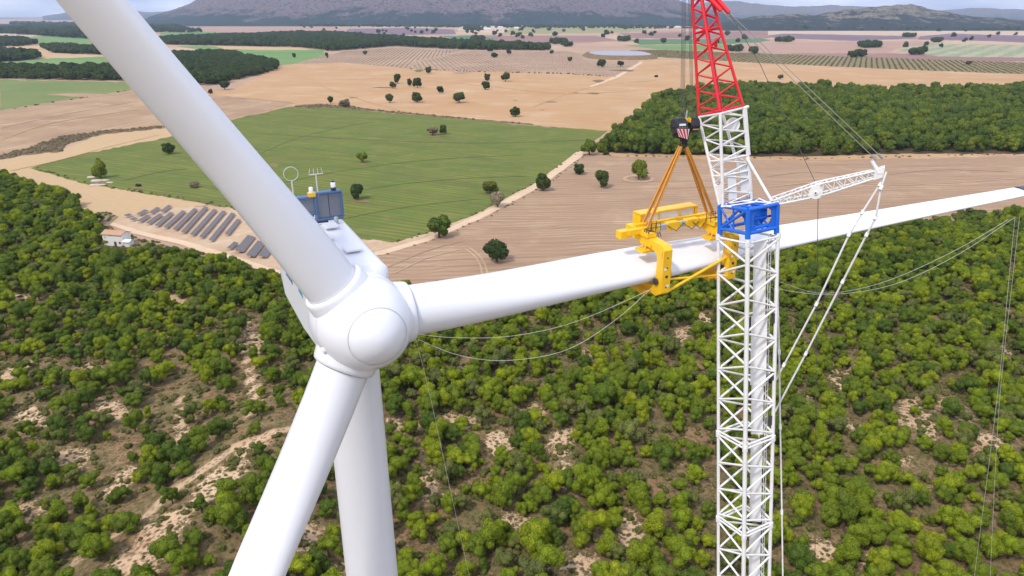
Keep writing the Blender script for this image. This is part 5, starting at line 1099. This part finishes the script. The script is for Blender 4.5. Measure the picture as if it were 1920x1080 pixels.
for q in range(6): bl.lathe(hk + hx_ * (-.62 + q * .1) + Z * .12 + hy_ * .5, hy_, [(0, 0), (0, .022), (.015, .022), (.015, 0)], 6, False)
hp(bl, 'bolts', M['grey'])
hkc = hk - Z * .95; mb = MB().tube(hk - Z * .5, hkc, .1); mb.path([hkc + (hx_ * math.cos(q) + Z * math.sin(q)) * .2 for q in np.linspace(1.57, -3.6, 12)], [.1] * 6 + [.09, .08, .07, .06, .05, .04], 8); mb.box(hk - Z * .72, hx_ * .2, hy_ * .12, Z * .08); hp(mb, 'hook')
hp(MB().tube(hk + Z * .5 + hx_ * .02, hk + Z * 1.0 + hx_ * .05, .05), 'rope_socket', M['grey'])
rp = MB(); HT = H1 - jv * .45
for q, (bx_, tx_) in enumerate(((-.32, -.10), (-.24, -.04), (-.16, .03), (-.08, .10), (.34, .20), (.42, .26), (.5, .32))):
    tp = HT + hx_ * (tx_ - .05); rp.tube(hk + hx_ * bx_ + Z * .5, tp + Z * .2, .014, n=5)
cpart(rp, 'hoist_ropes', M['rope'])
# slings
hb_ = hkc - Z * .12; sl_lab = ['orange sling to the near left end of the yoke', 'orange sling to the far left end of the yoke', 'orange sling to the near right end of the yoke', 'orange sling to the far right end of the yoke']
ends = [Y(1214, 427, -.1), Y(1204, 424, -1.1), Y(1338, 402, -.35), Y(1326, 400, -1.1)]
for q, e_ in enumerate(ends):
    d_ = (e_ - hb_).normalized(); sdv = d_.cross(wB).normalized(); t_ = hb_ + hx_ * (-.16 if q < 2 else .16) + hy_ * (.1 if q % 2 == 0 else -.1)
    mb = MB()
    for o_ in (-.055, .055): mb.path([t_ + sdv * o_ * .6, t_.lerp(e_, .06) + sdv * o_, t_.lerp(e_, .5) + sdv * o_ * 1.3, t_.lerp(e_, .95) + sdv * o_, e_ + sdv * o_ * .5], .055, 8)
    so_ = mb.build('lifting_sling', M['orange'], None); so_.data.transform(Matrix.Translation(-t_)); so_.location = t_; tag(so_, sl_lab[q], 'sling', 'slings between hook and yoke')

# ------------------------------------------------------------------ tag lines and hanging ropes
def rope(pts, r, label, m='ropelight'):
    P = [Vector(p) for p in pts]; N_ = 24; out = []
    for i in range(N_ + 1):      # smooth curve through the points (Catmull-Rom)
        t = i / N_ * (len(P) - 1); k = min(int(t), len(P) - 2); u = t - k; p0, p1, p2, p3 = P[max(k - 1, 0)], P[k], P[k + 1], P[min(k + 2, len(P) - 1)]
        out.append(.5 * ((2 * p1) + (p2 - p0) * u + (2 * p0 - 5 * p1 + 4 * p2 - p3) * u * u + (3 * p1 - p0 - 3 * p2 + p3) * u ** 3))
    o = MB().path(out, r, 5).build('tag_line', M[m], None); c = Vector(out[0]); o.data.transform(Matrix.Translation(-c)); o.location = c; return tag(o, label, 'rope', 'tag lines of the blade lift')
rope([S(783, 626, 35), S(850, 633, 36), S(960, 630, 37.5), S(1080, 603, 39), S(1215, 545, 40.2)], .012, 'upper pale line sagging from the hub to the yoke')
rope([S(783, 636, 35), S(860, 666, 36), S(950, 676, 37.5), S(1060, 657, 39), S(1150, 603, 40), S(1222, 540, 40.4)], .013, 'lower pale line sagging from the hub to the yoke')
rope([S(781, 640, 35), S(808, 750, 38), S(838, 890, 42), S(882, 1090, 48)], .012, 'thin line hanging from the hub to the ground')
rope([S(1376, 505, 41.5), S(1460, 528, 43), S(1545, 550, 45), S(1660, 528, 47), S(1790, 470, 50), S(1890, 412, 53)], .013, 'upper line sagging from the yoke towards the blade tip')
rope([S(1376, 520, 41.5), S(1460, 542, 43), S(1560, 552, 45), S(1680, 532, 47), S(1800, 475, 50), S(1902, 408, 53)], .013, 'lower line sagging from the yoke towards the blade tip')
rope([S(1903, 408, 53), S(1892, 520, 56), S(1868, 760, 64), S(1825, 1095, 80)], .018, 'left one of two lines hanging from the blade tip')
rope([S(1912, 404, 54), S(1899, 520, 57), S(1872, 780, 66), S(1856, 1095, 80)], .018, 'right one of two lines hanging from the blade tip')

# ------------------------------------------------------------------ haze
hz_ = MB().box((0, 11500, 374), (31500, 0, 0), (0, 15500, 0), (0, 0, 380)); 
hm = bpy.data.materials.new('haze_air'); hm.use_nodes = True; t_ = hm.node_tree; t_.nodes.clear(); o_ = t_.nodes.new('ShaderNodeOutputMaterial'); pv = t_.nodes.new('ShaderNodeVolumePrincipled')
pv.inputs['Color'].default_value = (.62, .76, 1, 1); pv.inputs['Density'].default_value = 4.2e-5; pv.inputs['Anisotropy'].default_value = .2; t_.links.new(pv.outputs[0], o_.inputs['Volume'])
ho = hz_.build('haze', hm); tag(ho, kind='stuff')
